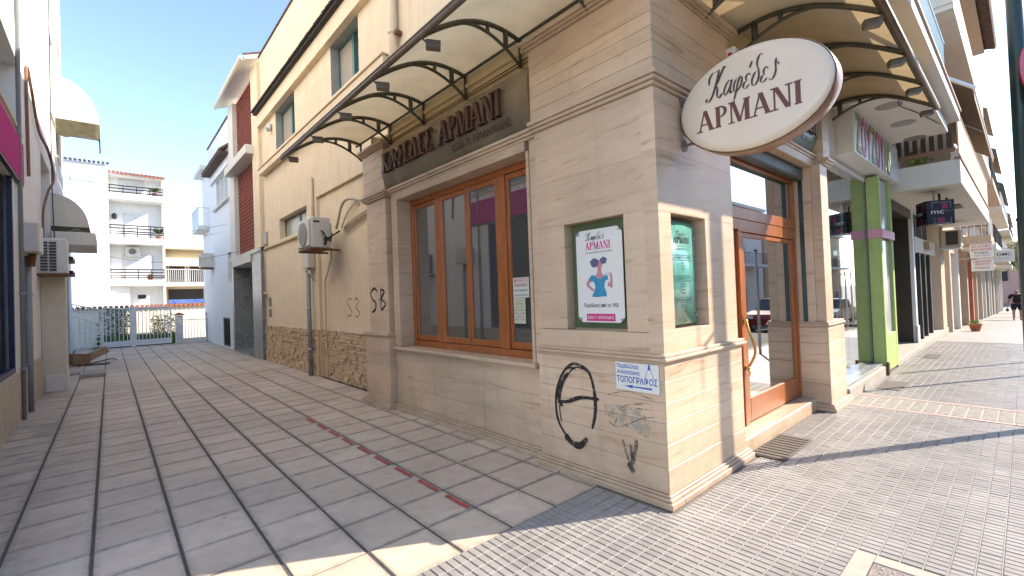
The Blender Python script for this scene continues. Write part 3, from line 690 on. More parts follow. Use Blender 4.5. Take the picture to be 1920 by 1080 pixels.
dr = obj('door_leaf', m, WOOD, B); obj('door_pane', M().box(x0 + .1, x1 - .1, yl + .02, yl + .028, .44, 2.27), GLD, dr)
for sx_, px_ in ((1, 2.045),):
    m = M(); pts = []
    for k in range(21):
        a = math.pi * k / 20; pts.append((px_ - .0 + .05 * math.sin(a * 2), YD - .03 - .075 * math.sin(a), .80 + .52 * k / 20))
    m.tube(pts, .014, 10)
    for zz in (.80, 1.32):
        m.lathe([(.03, -.02), (.034, 0), (.02, .02)], (px_, YD - .02, zz), 12); m.tube([(px_, YD, zz), (px_, YD - .04, zz)], .02, 10)
        m.tube([(px_, YD - .02, zz), (px_ + .04, YD - .035, zz + (.06 if zz > 1 else -.06)), (px_ + .015, YD - .03, zz + (.1 if zz > 1 else -.1))], .01, 8, .004)
    obj('door_handle', m, BRASS, dr, True)
# jambs, shutter rail, shutter box, lintel
S(3.965, 4.10, -.0, .30, .16, 3.335); obj('shutter_rail', M().box(3.952, 3.963, YD - .10, YD - .05, .16, 3.24), GREENPOLE, B)
obj('jamb', M().box(3.952, 3.964, YD - .045, YD + .3, .16, 3.30), TRAVM, B)
m = M().box(1.455, 3.95, YD - .12, YD - .012, 3.14, 3.31, .02); obj('shutter_box', m, plain('shutter_box', (.045, .06, .05), .5, var=.3), B)
obj('lintel', M().box(1.45, 4.10, -.03, .30, 3.312, 3.42, .006), TRAVM, B); moulding(3.422, 1.45, 4.1, 0, .3, [(0, .03, .04), (.032, .06, .06)], True)
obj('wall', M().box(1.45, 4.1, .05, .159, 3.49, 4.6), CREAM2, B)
# right pillar
rows([.10, .36, .64, .90, 1.11], lambda a, b: obj('stone_slab', M().box(3.92, 4.72, -.14, .35, a, b, .0035), TRAV, B))
rows([1.19, 2.3, 3.335], lambda a, b: obj('stone_slab', M().box(3.97 + .0, 4.30, -.115, .0 - .002, a, b, .0035), TRAV, B))
obj('stone_slab', M().box(4.105, 4.30, .0, .30, 1.19, 3.335, .0035), TRAV, B)
rows([3.44, 3.7, 3.95, 4.2], lambda a, b: obj('stone_slab', M().box(4.11, 4.42, -.13, .35, a, b, .0035), TRAV, B))
m = M(); 
for za, zb, o_ in LED: m.box(3.95 - o_, 4.69 + o_, -.11 - o_, .3, 1.11 + za, 1.11 + zb, .004)
obj('moulding', m, TRAVM, B); m = M()
for za, zb, o_ in PL: m.box(3.93 - o_, 4.72 + o_, -.14 - o_, .3, za, zb, .004)
obj('plinth', m, TRAVM, B); m = M()
for za, zb, o_ in COR: m.box(4.105, 4.38 + o_, -.12 - o_, .3, 3.338 + za, 3.338 + zb, .004)
obj('moulding', m, TRAVM, B)
# house number
text('house_number', '6', (.55, .008, 2.80), (1, 0, 0), (0, 0, 1), .085, plain('number_grey', (.10, .09, .07), .5), B, bold=.010)
# spray paint on the stone, flat against it
def spray(name, strokes, O, U, V, W, mat, label, width, parent=B):
    m = M()
    for k, (st, wd) in enumerate(strokes):
        pts = catmull(st, 8); ph = random.random() * 9
        ribbon(m, pts, lambda d, t, wd=wd, ph=ph: 1.35 * wd * (.72 + .28 * math.sin(ph + t * 5) ** 2) * (1 if .03 < t < .97 else .45), O, U, V, tuple(Vector(W) * (1 + .12 * k)))
    o = obj(name, m, mat, parent); o['label'] = label; return o
def spraymat(name, col, lo=.36, hi=.52):
    m = plain(name, col, .75, var=.3, scale=40); t = m.node_tree; N = t.nodes; L = t.links; b = N['Principled BSDF']
    g_ = N.new('ShaderNodeNewGeometry'); q = N.new('ShaderNodeTexNoise'); q.inputs['Scale'].default_value = 90; q.inputs['Detail'].default_value = 6; q.inputs['Roughness'].default_value = .75; L.new(g_.outputs['Position'], q.inputs[0])
    q2 = N.new('ShaderNodeTexNoise'); q2.inputs['Scale'].default_value = 14; L.new(g_.outputs['Position'], q2.inputs[0]); ad = N.new('ShaderNodeMath'); ad.operation = 'MULTIPLY_ADD'; ad.inputs[1].default_value = .5; L.new(q2.outputs[0], ad.inputs[0]); L.new(q.outputs[0], ad.inputs[2])
    mr = N.new('ShaderNodeMapRange'); mr.inputs[1].default_value = lo + .18; mr.inputs[2].default_value = hi + .22; L.new(ad.outputs[0], mr.inputs[0]); L.new(mr.outputs[0], b.inputs['Alpha']); return m
SPR = spraymat('black_spray', (.02, .018, .017))
AU, AV = (0, -1, 0), (0, 0, 1)
random.seed(11)
f = lambda L: [(-y, z) for y, z in L]
spray('theta_graffiti', [(f([(.84, 1.035), (.93, 1.04), (1.03, .98), (1.12, .85), (1.165, .68), (1.155, .5), (1.08, .38), (.98, .30)]), .020), (f([(.80, 1.0), (.90, 1.01), (1.0, .93), (1.09, .78), (1.12, .6), (1.10, .46)]), .014),
    (f([(.90, 1.0), (1.02, .98), (1.14, .80), (1.17, .6), (1.12, .42)]), .018), (f([(1.0, .95), (1.11, .8), (1.13, .68), (1.08, .62)]), .03),
    (f([(.84, 1.03), (.74, .97), (.69, .80), (.69, .62), (.73, .47)]), .028), (f([(1.14, .655), (1.0, .68), (.85, .735), (.64, .75)]), .03), (f([(1.06, .35), (.97, .29), (.88, .29), (.79, .37)]), .05)],
    (-.0125, 0, 0), AU, AV, (-.0015, 0, 0), SPR, 'black spray-painted crossed oval on the lower stone', .02)
spray('scribble_graffiti', [(f([(.56, .62), (.3, .72), (.12, .74)]), .006), (f([(.56, .80), (.35, .86), (.12, .83)]), .006), (f([(.48, .56), (.4, .72), (.14, .79)]), .006), (f([(.55, .57), (.43, .55), (.2, .66), (.1, .68)]), .007),
    (f([(.41, .45), (.37, .33), (.34, .22)]), .02), (f([(.27, .47), (.29, .36), (.33, .24)]), .03), (f([(.33, .42), (.32, .3)]), .025), (f([(.36, .26), (.31, .19)]), .045)],
    (-.0125, 0, 0), AU, AV, (-.0015, 0, 0), spraymat('faded_spray', (.07, .06, .055), .48, .66), 'faded black scribble below the blue surveyor sign', .02)
spray('wall_tag', [(f([(5.16, 1.84), (5.28, 1.9), (5.42, 1.82), (5.36, 1.72), (5.24, 1.66), (5.26, 1.55), (5.4, 1.5)]), .035), (f([(5.13, 1.72), (5.11, 1.70)]), .03), (f([(5.04, 1.88), (5.05, 1.55)]), .03), (f([(5.06, 1.88), (4.92, 1.84), (5.02, 1.72), (4.88, 1.64), (5.04, 1.53)]), .035)],
    (.0495, 0, 0), AU, AV, (-.001, 0, 0), SPR, 'black spray-painted S and B on the far pillar', .03)
spray('wall_tag', [(f([(7.08, 1.72), (7.22, 1.76), (7.36, 1.69), (7.24, 1.58), (7.12, 1.48), (7.22, 1.40), (7.37, 1.42)]), .022), (f([(7.0, 1.71), (6.88, 1.76), (6.78, 1.69), (6.92, 1.58), (6.76, 1.48), (6.86, 1.39), (7.0, 1.42)]), .022)],
    (.409, 0, 0), AU, AV, (-.001, 0, 0), spraymat('red_spray', (.50, .06, .04)), 'red spray-painted S3 on the cream wall', .03)
obj('cleaned_patch', M().add([(-.0133, .16, .50), (-.0133, .58, .62), (-.0133, .60, .72), (-.0133, .22, .74), (-.0133, .12, .6)], [(0, 1, 2, 3, 4)]), spraymat('wiped_stone', (.42, .38, .33), .5, .7), B)

# ================================================================== SIGNS OF THE COFFEE SHOP
# poster panel in the alley niche
P = thing('poster_panel', 'white poster of a woman in a blue top, set in the alley-side wall niche', 'sign', (.10, .66, 1.85))
xo = .085
def prect(y0, y1, z0, z1, k=.05): return [(y0 + k, z0), (y1 - k, z0), (y1 - k * .25, z0 + k * .75), (y1, z0 + k), (y1, z1 - k), (y1 - k * .25, z1 - k * .75), (y1 - k, z1), (y0 + k, z1), (y0 + k * .25, z1 - k * .75), (y0, z1 - k), (y0, z0 + k), (y0 + k * .25, z0 + k * .75)]
obj('board', M().prism([(-a, b) for a, b in prect(.40, .92, 1.425, 2.28)], (xo, 0, 0), AU, AV, (.006, 0, 0)), PWHITE, P)
for y in (.43, .89):
    for z in (1.455, 2.25): m = M(); m.tube([(xo + .03, y, z), (xo - .006, y, z)], .014, 10); obj('fixing_bolt', m, METAL, P)
T = lambda body, yc, z, h, mat, w_=None, b=0, al='C', nm='print_line': text(nm, body, (xo - .0008, yc, z), AU, AV, h, mat, P, width=w_, bold=b, align=al, ext=.0006)
script_word((xo - .0012, .80, 2.185), AU, AV, .033, BLACK, P, .20, .0008, 'print_line')
serifword('ΑΡΜΑΝΙ', (xo - .0005, .81, 2.095), AU, AV, .07, PINK, P, .285, .0015, 'print_line')
T('ΑΠΟ ΤΟ ΚΑΒΟΥΡΔΙΣΤΗΡΙ - ΚΑΤ\' ΕΥΘΕΙΑΝ', .66, 2.06, .015, BLACK, .30)
T('Παράδοση από το 1955', .655, 1.565, .034, BLACK, .385, .012)
obj('print_bar', M().quad((xo - .0012, .82, 1.438), (xo - .0012, .82, 1.505), (xo - .0012, .50, 1.505), (xo - .0012, .50, 1.438)), PINK, P)
text('print_line', 'ΚΩΝ. Β. ΑΡΜΑΝΙΔΗΣ', (xo - .0012, .66, 1.458), AU, AV, .026, PWHITE, P, width=.29, bold=.01, align='C', ext=.0008)
def flat(name, pts, mat, k): obj(name, M().add([(xo - .001 - .0003 * k, .66 - u * .88, 1.645 + v * .76) for u, v in pts], [tuple(range(len(pts)))]), mat, P)
flat('drawn_arm', [(-.10, .26), (-.125, .26), (-.175, .18), (-.17, .155), (-.09, .085), (-.07, .095), (-.075, .11), (-.14, .17), (-.10, .21)], SKINP, 1)
flat('drawn_arm', [(.10, .26), (.115, .20), (.10, .15), (.155, .115), (.16, .13), (.165, .22), (.155, .30), (.13, .30), (.14, .22), (.125, .17)], SKINP, 1)
flat('drawn_neck', [(-.045, .27), (-.02, .32), (-.02, .36), (.03, .35), (.03, .31), (.06, .265), (.01, .225)], SKINP, 1)
flat('drawn_face', [(-.022, .37), (0, .335), (.025, .345), (.045, .39), (.04, .44), (.01, .46), (-.02, .45), (-.03, .41)], SKINP, 2)
flat('drawn_dress', [(-.10, .285), (-.045, .275), (-.02, .24), (.02, .235), (.055, .26), (.075, .27), (.07, .295), (.11, .255), (.11, .22), (.075, .21), (.06, .14), (.085, .06), (.085, .02), (.03, .022), (-.03, .015), (-.105, .02), (-.07, .09), (-.055, .14), (-.07, .20), (-.12, .21), (-.13, .24)], DRESS, 2)
for cu, cv, r_ in ((-.055, .43, .055), (.06, .45, .042)):
    flat('drawn_hair', [(cu + r_ * (1 + .12 * math.sin(5 * a)) * math.cos(a), cv + r_ * (1 + .1 * math.cos(7 * a)) * math.sin(a)) for a in [2 * math.pi * i / 26 for i in range(26)]], HAIRP, 3)
flat('drawn_cup', [(.075, .30), (.13, .30), (.118, .265), (.09, .265)], plain('drawn_cup', (.5, .6, .65), .5), 3)
# glass list panel in the street niche
P2 = thing('price_panel', 'green glass list panel in the street-side niche of the corner pillar', 'sign', (.5, .09, 1.85))
yo = .075
m = M(); n = 14
for i in range(n):   # gently bowed sheet
    x0, x1 = .225 + .5 * i / n, .225 + .5 * (i + 1) / n; q = lambda x: yo - .018 * math.sin(math.pi * (x - .225) / .5)
    m.add([(x0, q(x0), 1.40), (x1, q(x1), 1.40), (x1, q(x1), 2.28), (x0, q(x0), 2.28), (x0, q(x0) + .005, 1.40), (x1, q(x1) + .005, 1.40), (x1, q(x1) + .005, 2.28), (x0, q(x0) + .005, 2.28)], [(0, 1, 2, 3), (5, 4, 7, 6), (3, 2, 6, 7), (1, 0, 4, 5)])
obj('glass_sheet', m, GLASSG, P2, True)
for x in (.25, .70):
    for z in (1.47, 2.15): m = M(); m.tube([(x, .117, z), (x, yo - .012, z)], .013, 12); obj('fixing_bolt', m, METAL, P2)
INK = plain('dark_green_ink', (.012, .05, .05), .5)
SU = (1, 0, 0)
def t2(body, z, h, w_=None, b=0): text('print_line', body, (.475, yo - .019, z), SU, AV, h, INK, P2, width=w_, bold=b, align='C', ext=.0012)
script_word((.38, yo - .0195, 2.165), SU, AV, .022, INK, P2, .17, .0012, 'print_line')
serifword('ΑΡΜΑΝΙ', (.345, yo - .0195, 2.10), SU, AV, .055, INK, P2, .26, .0012, 'print_line')
t2('ΑΠΟ ΤΟ ΚΑΒΟΥΡΔΙΣΤΗΡΙ - ΚΑΤ\' ΕΥΘΕΙΑΝ', 2.07, .012, .27); t2('ΠΑΡΑΔΟΣΗ ΑΠΟ ΤΟ 1955', 2.04, .018, .22, .01)
for z, wd, b_, L_ in ((1.955, .33, 'ΚΑΦΕΔΕΣ ΕΛΛΗΝΙΚΟΙ', ('Ξανθός', 'Μαύρος', 'Μείγμα')), (1.775, .27, 'ΚΑΦΕΔΕΣ ΦΙΛΤΡΟΥ', ('Κολομβίας', 'Βραζιλίας', 'Αιθιοπίας', 'Κένυας')), (1.585, .34, 'ΑΡΩΜΑΤΙΚΟΙ ΚΑΦΕΔΕΣ', ('Φουντούκι', 'Βανίλια', 'Αμύγδαλο', 'Κανέλα', 'Καραμέλα'))):
    t2(b_, z + .012, .018, wd - .05, .01)
    rr_ = [(.475 + sx * (wd / 2) + .02 * math.cos(R(a)), z + .021 + .022 * math.sin(R(a))) for sx, a0 in ((1, -90), (-1, 90)) for a in range(a0, a0 + 181, 30)]
    m = M(); k = len(rr_)
    for i in range(k): m.tube([(rr_[i][0], yo - .021, rr_[i][1]), (rr_[(i + 1) % k][0], yo - .021, rr_[(i + 1) % k][1])], .0015, 4)
    obj('print_frame', m, INK, P2)
    for i, s_ in enumerate(L_): t2(s_, z - .032 - .026 * i, .013)
t2('Coffee', 1.42, .02)
# blue and white surveyor's sign
P3 = thing('surveyor_sign', 'small white sign with blue lettering and arrow on the lower corner stone', 'sign', (-.02, .24, 1.0))
obj('board', M().box(-.0205, -.0135, .035, .445, .872, 1.106, .001), PWHITE, P3)
t3 = lambda b_, y, z, h, w_: text('print_line', b_, (-.0208, y, z), AU, AV, h, BLUEP, P3, width=w_, bold=.02, ext=.0008)
t3('Παρδέλλας', .43, 1.058, .033, .215); t3('Αναστάσιος', .43, 1.008, .033, .225); t3('ΤΟΠΟΓΡΑΦΟΣ', .435, .938, .05, .385)
obj('arrow', M().add([(-.0216, .36, .908), (-.0216, .28, .893), (-.0216, .28, .904), (-.0216, .10, .900), (-.0216, .10, .915), (-.0216, .28, .913), (-.0216, .28, .922)], [(0, 1, 2, 3, 4, 5, 6)]), BLUEP, P3)
m = M(); m.tube([(-.0216, .12, 1.095), (-.0216, .165, .985)], .0015, 4); m.tube([(-.0216, .12, 1.095), (-.0216, .08, .985)], .0015, 4); m.box(-.0235, -.021, .112, .128, 1.06, 1.10); obj('drawn_tripod', m, BLUEP, P3)
# notices on the window
P4 = thing('window_notice', 'white notice with red capitals taped inside the right-hand window pane', 'notice', (.31, 1.97, 1.8))
obj('paper', M().box(.3135, .3145, 1.83, 2.10, 1.67, 1.905), plain('notice_white', (.60, .60, .56), .7), P4)
for i, (b_, mt, h) in enumerate((('ΚΑΛΕΣΤΕ', REDP, .04), ('ΗΛΕΚΤΡΙΚΗΣ', REDP, .036), ('ΜΕ ΠΑΡΑΔΟΣΗ', BLACK, .02), ('ΣΕ ΟΛΗ ΤΗΝ ΠΟΛΗ', BLACK, .02))):
    text('print_line', b_, (.3128, 1.965, 1.855 - i * .055), AU, AV, h, mt, P4, width=.23, bold=.01, align='C', ext=.0005)
P5 = thing('window_notice', 'long cream notice with small dark print, below the red and white notice in the window', 'notice', (.31, 2.0, 1.5))
obj('paper', M().box(.3137, .3147, 1.90, 2.10, 1.37, 1.665), PAPER, P5)
for i, b_ in enumerate(('ΩΡΑΡΙΟ', 'ΛΕΙΤΟΥΡΓΙΑΣ', 'ΔΕΥΤΕΡΑ', 'ΕΩΣ ΠΑΡΑΣΚΕΥΗ', '8:00 - 14:00', 'ΣΑΒΒΑΤΟ', '8:00 - 15:00')): text('print_line', b_, (.3130, 2.0, 1.625 - i * .036), AU, AV, .017, plain('grey_ink', (.10, .10, .07), .7), P5, width=.04 + .011 * len(b_), align='C', ext=.0005)

def bowed(u, z): pass
# bowed name board above the alley window
P6 = thing('alley_name_board', 'bowed metal name board with raised brown letters above the alley window', 'sign', (.08, 3.1, 3.75))
def bz(z): t_ = (z - 3.455) / .60; return .098 - .13 * math.sin(math.pi * min(max(t_ * .78 + .04, 0), 1)) ** .7
ZB = [3.455 + .60 * i / 14 for i in range(15)]
m = M(); ya, yb = 1.392, 4.738
m.add([(bz(z), ya, z) for z in ZB] + [(bz(z), yb, z) for z in ZB], [(i, i + 1, i + 16, i + 15) for i in range(14)])
m.add([(bz(z), ya, z) for z in ZB] + [(.10, ya, ZB[-1]), (.10, ya, ZB[0])], [tuple(range(17))]); m.add([(bz(z), yb, z) for z in ZB] + [(.10, yb, ZB[-1]), (.10, yb, ZB[0])], [tuple(reversed(range(17)))])
obj('board', m, SIGNM, P6, False)
def mapA(y0, z0): return lambda u, v, d: (bz(z0 + v) - .012 - d, y0 - u, z0 + v)
serifword('ΚΑΦΕΔΕΣ ΑΡΜΑΝΙ', (0, 0, 0), AU, AV, .29, LETB, P6, 2.84, .045, 'letter', mapA(4.62, 3.655))
def mapped_text(body, mp_, h, width, mat, par, bold=.015):
    key = (body, bold)
    o_ = text('print_line', body, (0, 0, 0), (1, 0, 0), (0, 1, 0), h, mat, par, width=width, bold=bold, ext=0)
    org = ORG[par.name]
    for v in o_.data.vertices:
        p_ = mp_(v.co.x + org.x, v.co.y + org.y, .004); v.co = (p_[0] - org.x, p_[1] - org.y, p_[2] - org.z)
    return o_
mapped_text('ΚΩΝ. Β. ΑΡΜΑΝΙΔΗΣ', mapA(2.80, 3.53), .075, 1.12, LETB, P6)
P7 = thing('street_name_board', 'bowed green metal name board above the shop door, half hidden by the oval sign', 'sign', (2.8, .03, 3.78))
def by(z): t_ = (z - 3.50) / .60; return .048 - .13 * math.sin(math.pi * min(max(t_ * .78 + .04, 0), 1)) ** .7
ZC = [3.50 + .60 * i / 14 for i in range(15)]; xa, xb = 1.5, 4.08
SIGNG = plain('green_sign_metal', (.24, .32, .30), .35, metal=.4, var=.2, scale=3, dirt=.4, dcol=(.10, .09, .06))
m = M(); m.add([(xa, by(z), z) for z in ZC] + [(xb, by(z), z) for z in ZC], [(i, i + 1, i + 16, i + 15) for i in range(14)])
m.add([(xa, by(z), z) for z in ZC] + [(xa, .049, ZC[-1]), (xa, .049, ZC[0])], [tuple(range(17))]); m.add([(xb, by(z), z) for z in ZC] + [(xb, .049, ZC[-1]), (xb, .049, ZC[0])], [tuple(reversed(range(17)))])
obj('board', m, SIGNG, P7)
def mapS(x0_, z0): return lambda u, v, d: (x0_ + u, by(z0 + v) - .012 - d, z0 + v)
serifword('ΚΑΦΕΔΕΣ ΑΡΜΑΝΙ', (0, 0, 0), SU, AV, .25, LETB, P7, 2.35, .03, 'letter', mapS(1.62, 3.72))
mapped_text('ΚΩΝ. Β. ΑΡΜΑΝΙΔΗΣ', mapS(2.75, 3.60), .07, 1.1, LETB, P7)

# oval blade sign
OV = thing('oval_sign', 'large cream oval sign with brown rim on two brackets from the corner pillar', 'sign', (.45, 0, 3.1))
cy, cz, ra, rb = -.572, 3.13, .553, .392
tilt = 0.0
def oval(a, b, x, k=56): return [(x, cy + a * math.cos(2 * math.pi * i / k), cz + b * math.sin(2 * math.pi * i / k)) for i in range(k)]
def loft(rings, mat, name, par, smooth=True, cap0=False, cap1=False):
    m = M(); n = len(rings[0])
    for r_ in rings: m.v += [tuple(p) for p in r_]
    for i in range(len(rings) - 1):
        for j in range(n): a, b = i * n + j, i * n + (j + 1) % n; m.f.append((a, a + n, b + n, b))
    if cap0: m.f.append(tuple(range(n)))
    if cap1: m.f.append(tuple(reversed(range((len(rings) - 1) * n, len(rings) * n))))
    return obj(name, m, mat, par, smooth)
RIM = plain('brown_plastic_rim', (.30, .16, .10), .3, var=.08)
OVF = plain('oval_cream_face', (.74, .60, .47), .22, var=.02, scale=2)
loft([oval(ra, rb, .40), oval(ra + .003, rb + .003, .405), oval(ra + .003, rb + .003, .545), oval(ra, rb, .55)], RIM, 'rim', OV)
loft([oval(ra - .004, rb - .004, .4), oval(ra - .012, rb - .012, .386), oval(ra - .035, rb - .035, .374), oval(ra - .07, rb - .07, .370)], OVF, 'face', OV, True, True, True)
loft([oval(ra - .004, rb - .004, .551), oval(ra - .035, rb - .035, .575), oval(ra - .07, rb - .07, .58)], OVF, 'face', OV, True, False, True)
LETD = plain('maroon_letter', (.12, .02, .015), .4); SCRB = plain('script_brown', (.045, .03, .02), .4)
serifword('ΑΡΜΑΝΙ', (.3685, -.175, 2.965), AU, AV, .165, LETD, OV, .76, .0015)
script_word((.3675, -.27, 3.20), AU, AV, .105, SCRB, OV, .50, .0012)
for z in (2.93, 3.31):
    m = M(); m.tube([(.47, .012, z), (.47, -.012, z)], .05, 16); m.tube([(.47, -.01, z), (.47, -.14, z)], .013, 8); obj('bracket', m, plain('bracket_paint', (.22, .16, .13), .5, var=.15), OV)

# ================================================================== CANOPIES
def canopy(name, label, along, wall, out, s0, s1, zt, zo, brk, sheetmat, side):
    """along: 'y' hangs over the alley (outward -x); 'x' hangs over the street (outward -y)"""
    T_ = thing(name, label, 'canopy', (wall if along == 'y' else s0, s0 if along == 'y' else wall, zo))
    P_ = (lambda d, s, z: (wall - d, s, z)) if along == 'y' else (lambda d, s, z: (s, wall - d, z))
    D = abs(out - wall)
    def arc(t): return zt + (zo - zt) * t + .20 * math.sin(math.pi * min(t * 1.0, 1)) ** .9 * (1 - .15 * t)
    n = 16; m = M(); A = [P_(D * i / n, s0, arc(i / n) + .035) for i in range(n + 1)] + [P_(D * i / n, s1, arc(i / n) + .035) for i in range(n + 1)]
    m.add(A, [(i, i + 1, i + n + 2, i + n + 1) for i in range(n)]); obj('roof_sheet', m, sheetmat, T_, True)
    m = M(); m.tube([P_(D, s0 - .02, zo), P_(D, s1 + .02, zo)], .028, 10); m.box(*sorted([P_(D + .02, 0, 0)[0], P_(D - .06, 0, 0)[0]]), s0, s1, zo + .03, zo + .045) if along == 'y' else m.box(s0, s1, *sorted([P_(D + .02, 0, 0)[1], P_(D - .06, 0, 0)[1]]), zo + .03, zo + .045)
    obj('front_tube', m, plain('weathered_tube', (.13, .09, .06), .5, metal=.2, var=.3, scale=12), T_, True)
    m = M(); m.tube([P_(.02, s0, zt + .02), P_(.02, s1, zt + .02)], .018, 6); obj('wall_rail', m, BRONZE, T_)
    for s in brk:
        m = M(); up = [P_(D * i / 14, s, arc(i / 14)) for i in range(15)]; m.tube(up, .025, 6)
        lo = []
        for i in range(11):
            t = i / 10 * .62; zz = arc(t) - .27 * (1 - t / .62) ** 1.35 - .005; lo.append(P_(D * t, s, zz))
        m.tube(lo, .018, 6); m.tube([P_(.015, s, zt), P_(.015, s, zt - .28)], .017, 6)
        for t, ww in ((.17, .030), (.36, .022)): m.tube([P_(D * t, s, arc(t)), P_(D * t, s, arc(t) - .27 * (1 - t / .62) ** 1.35)], ww, 6)
        obj('bracket', m, BRONZE, T_, True)
        d = D - .10; m = M(); c0 = Vector(P_(D - .01, s + side * .03, zo - .01)); c1 = Vector(P_(D - .07, s + side * .06, zo - .07)); c2 = Vector(P_(D - .13, s + side * .10, zo - .075))
        m.tube([c0, c1], .010, 6)
        ax = (c2 - c1).normalized(); m.tube([c1 + ax * -.03, c1 + ax * .02, c1 + ax * .10], .048, 4)
        ob = obj('spot_lamp', m, plain('lamp_grey', (.14, .12, .09), .4, var=.2), T_)
    return T_
canopy('alley_canopy', 'pale curved plastic canopy on green iron brackets over the alley window', 'y', .10, -1.15, -.2, 5.9, 4.42, 4.03, [.6, 1.6, 2.6, 3.6, 4.6, 5.72], CANOPYG, -1)
canopy('street_canopy', 'tan curved plastic canopy on iron brackets over the street door', 'x', .10, -1.2, 0.2, 5.2, 4.42, 4.03, [.95, 1.85, 2.95, 4.05, 5.15], CANOPY, -1)
# alarm box up on the corner
ab = thing('alarm_box', 'small white alarm box with a red label under the street canopy', 'alarm box', (1.5, -.02, 3.95))
obj('case', M().box(1.38, 1.52, -.10, -.002, 3.72, 4.08, .015), PWHITE, ab); obj('red_label', M().box(1.376, 1.379, -.07, -.03, 3.98, 4.02), REDP, ab); obj('red_label', M().box(1.376, 1.379, -.06, -.03, 3.80, 3.83), REDP, ab)

# ================================================================== THINGS ON THE ALLEY WALL
AC = thing('air_conditioner', 'off-white air conditioner on a rusty bracket on the cream alley wall', 'air conditioner', (.1, 7.8, 2.8))
obj('casing', M().box(-.23, .14, 7.42, 8.30, 2.80, 3.42, .02), ACW, AC)
obj('front_panel', M().box(-.262, -.231, 7.50, 8.24, 2.84, 3.38, .015), ACW, AC)
m = M(); m.tube([(-.28, 7.87, 3.1), (-.262, 7.87, 3.1)], .24, 24); obj('fan_grille', m, plain('ac_grille', (.25, .25, .24), .6), AC)
obj('vent_slot', M().box(-.20, -.08, 7.417, 7.421, 3.30, 3.34), BLACK, AC)
m = M(); 
for y in (7.5, 8.2): m.box(-.24, .36, y, y + .04, 2.755, 2.795, .003)
m.box(-.24, .16, 7.42, 8.3, 2.77, 2.798, .003); obj('bracket', m, RUST, AC)
m = M(); CB = plain('black_cable', (.03, .03, .03), .6)
m.tube(catmull([(-.02, 7.40, 3.12), (.02, 7.32, 2.98), (.10, 7.36, 2.95), (.16, 7.4, 3.1)], 5), .014, 6); m.tube(catmull([(-.05, 7.40, 3.15), (.0, 7.30, 3.0), (.13, 7.34, 3.0)], 5), .014, 6)
m.tube(catmull([(.0, 7.4, 2.93), (.06, 7.36, 2.97), (.12, 7.38, 3.02), (.3, 7.35, 3.15)], 5), .016, 6); m.tube(catmull([(.03, 7.415, 2.90), (.0, 7.37, 2.87)], 4), .028, 8); m.tube([(.03, 7.415, 2.98), (.0, 7.37, 2.98)], .028, 8)
obj('cable', m, CB, AC, True)
obj('valve_cover', M().box(.10, .15, 7.395, 7.418, 2.9, 3.3, .005), plain('grey_pipe_wrap', (.45, .42, .38), .7), AC)
m = M(); m.tube(catmull([(.25, 7.4, 3.2), (.27, 7.15, 3.62), (.30, 6.9, 3.72), (.39, 6.62, 3.66), (.42, 6.6, 3.55)], 6), .028, 8); m.tube(catmull([(.30, 7.25, 3.2), (.30, 6.95, 3.45), (.38, 6.65, 3.66)], 5), .014, 6)
tag(obj('lagged_pipe', m, plain('pipe_lagging', (.50, .46, .38), .8, bump=.4), None, True), 'lagged pipe bending from the air conditioner into the cream wall', 'pipe')
m = M(); 
for k in range(5): m.tube(catmull([(.36, 7.3, 3.10 + .03 * k), (.37, 6.8, 3.2 + .03 * k + random.uniform(-.03, .03)), (.37, 6.2, 3.30 + .025 * k + random.uniform(-.04, .03)), (.36, 5.62, 3.30 + .035 * k)], 5), random.uniform(.006, .012), 5)
tag(obj('cable_bundle', m, plain('painted_cable', (.36, .27, .18), .7, var=.3), None, True), 'sagging painted cables running from the air conditioner to the far stone pillar', 'cables')
tag(obj('conduit', M().tube([(.37, 5.63, 2.98), (.37, 5.63, 3.38)], .03, 8), CREAMP), 'short cream conduit beside the far stone pillar', 'conduit')
m = M(); m.tube(catmull([(.2, 7.6, 2.75), (.3, 7.9, 2.60), (.33, 8.25, 2.3), (.34, 8.4, 2.1), (.34, 8.42, 1.2), (.36, 8.42, .05)], 6), .016, 6)
tag(obj('drain_hose', m, CREAMP, None, True), 'thin cream drain hose running down the wall under the air conditioner', 'hose')
DP = thing('downpipe', 'grey downpipe beside the meter box on the stone-faced wall', 'pipe', (.24, 9.2, 0))
obj('pipe', M().tube([(.24, 9.22, 0.0), (.24, 9.22, 2.45)], .05, 14), GREYP, DP, True)
for z in (.6, 1.55): obj('clip', M().tube([(.24, 9.22, z), (.24, 9.22, z + .04)], .056, 14), METAL, DP, True)
MB = thing('meter_box', 'cream electric meter box above the grey downpipe', 'meter box', (.28, 9.2, 2.5)); obj('case', M().box(.18, .349, 9.02, 9.42, 2.50, 3.0, .02), plain('meter_box', (.56, .53, .46), .5), MB); m = M(); m.tube([(.22, 9.22, 2.42), (.22, 9.22, 2.50)], .04, 10); m.tube(catmull([(.25, 9.1, 2.5), (.2, 9.0, 2.38), (.3, 8.95, 2.2)], 4), .02, 6); obj('conduit_stub', m, METAL, MB, True)
CP = thing('downpipe', 'cream downpipe on the upper wall, rising behind the canopy', 'pipe', (.26, 4.75, 4.9))
obj('pipe', M().tube([(.26, 4.75, 4.88), (.26, 4.75, 7.1)], .07, 16), CREAM, CP, True); obj('collar', M().tube([(.26, 4.75, 6.0), (.26, 4.75, 6.06)], .078, 16), CREAM, CP, True)
obj('clip', M().box(.24, .345, 4.60, 4.67, 5.96, 6.02), RUST, CP)
tag(obj('downpipe', M().tube([(.31, 9.0, 3.05), (.31, 9.0, 4.6)], .03, 10), CREAMP, None, True), 'slim cream pipe beside the low window, above the meter box', 'pipe')
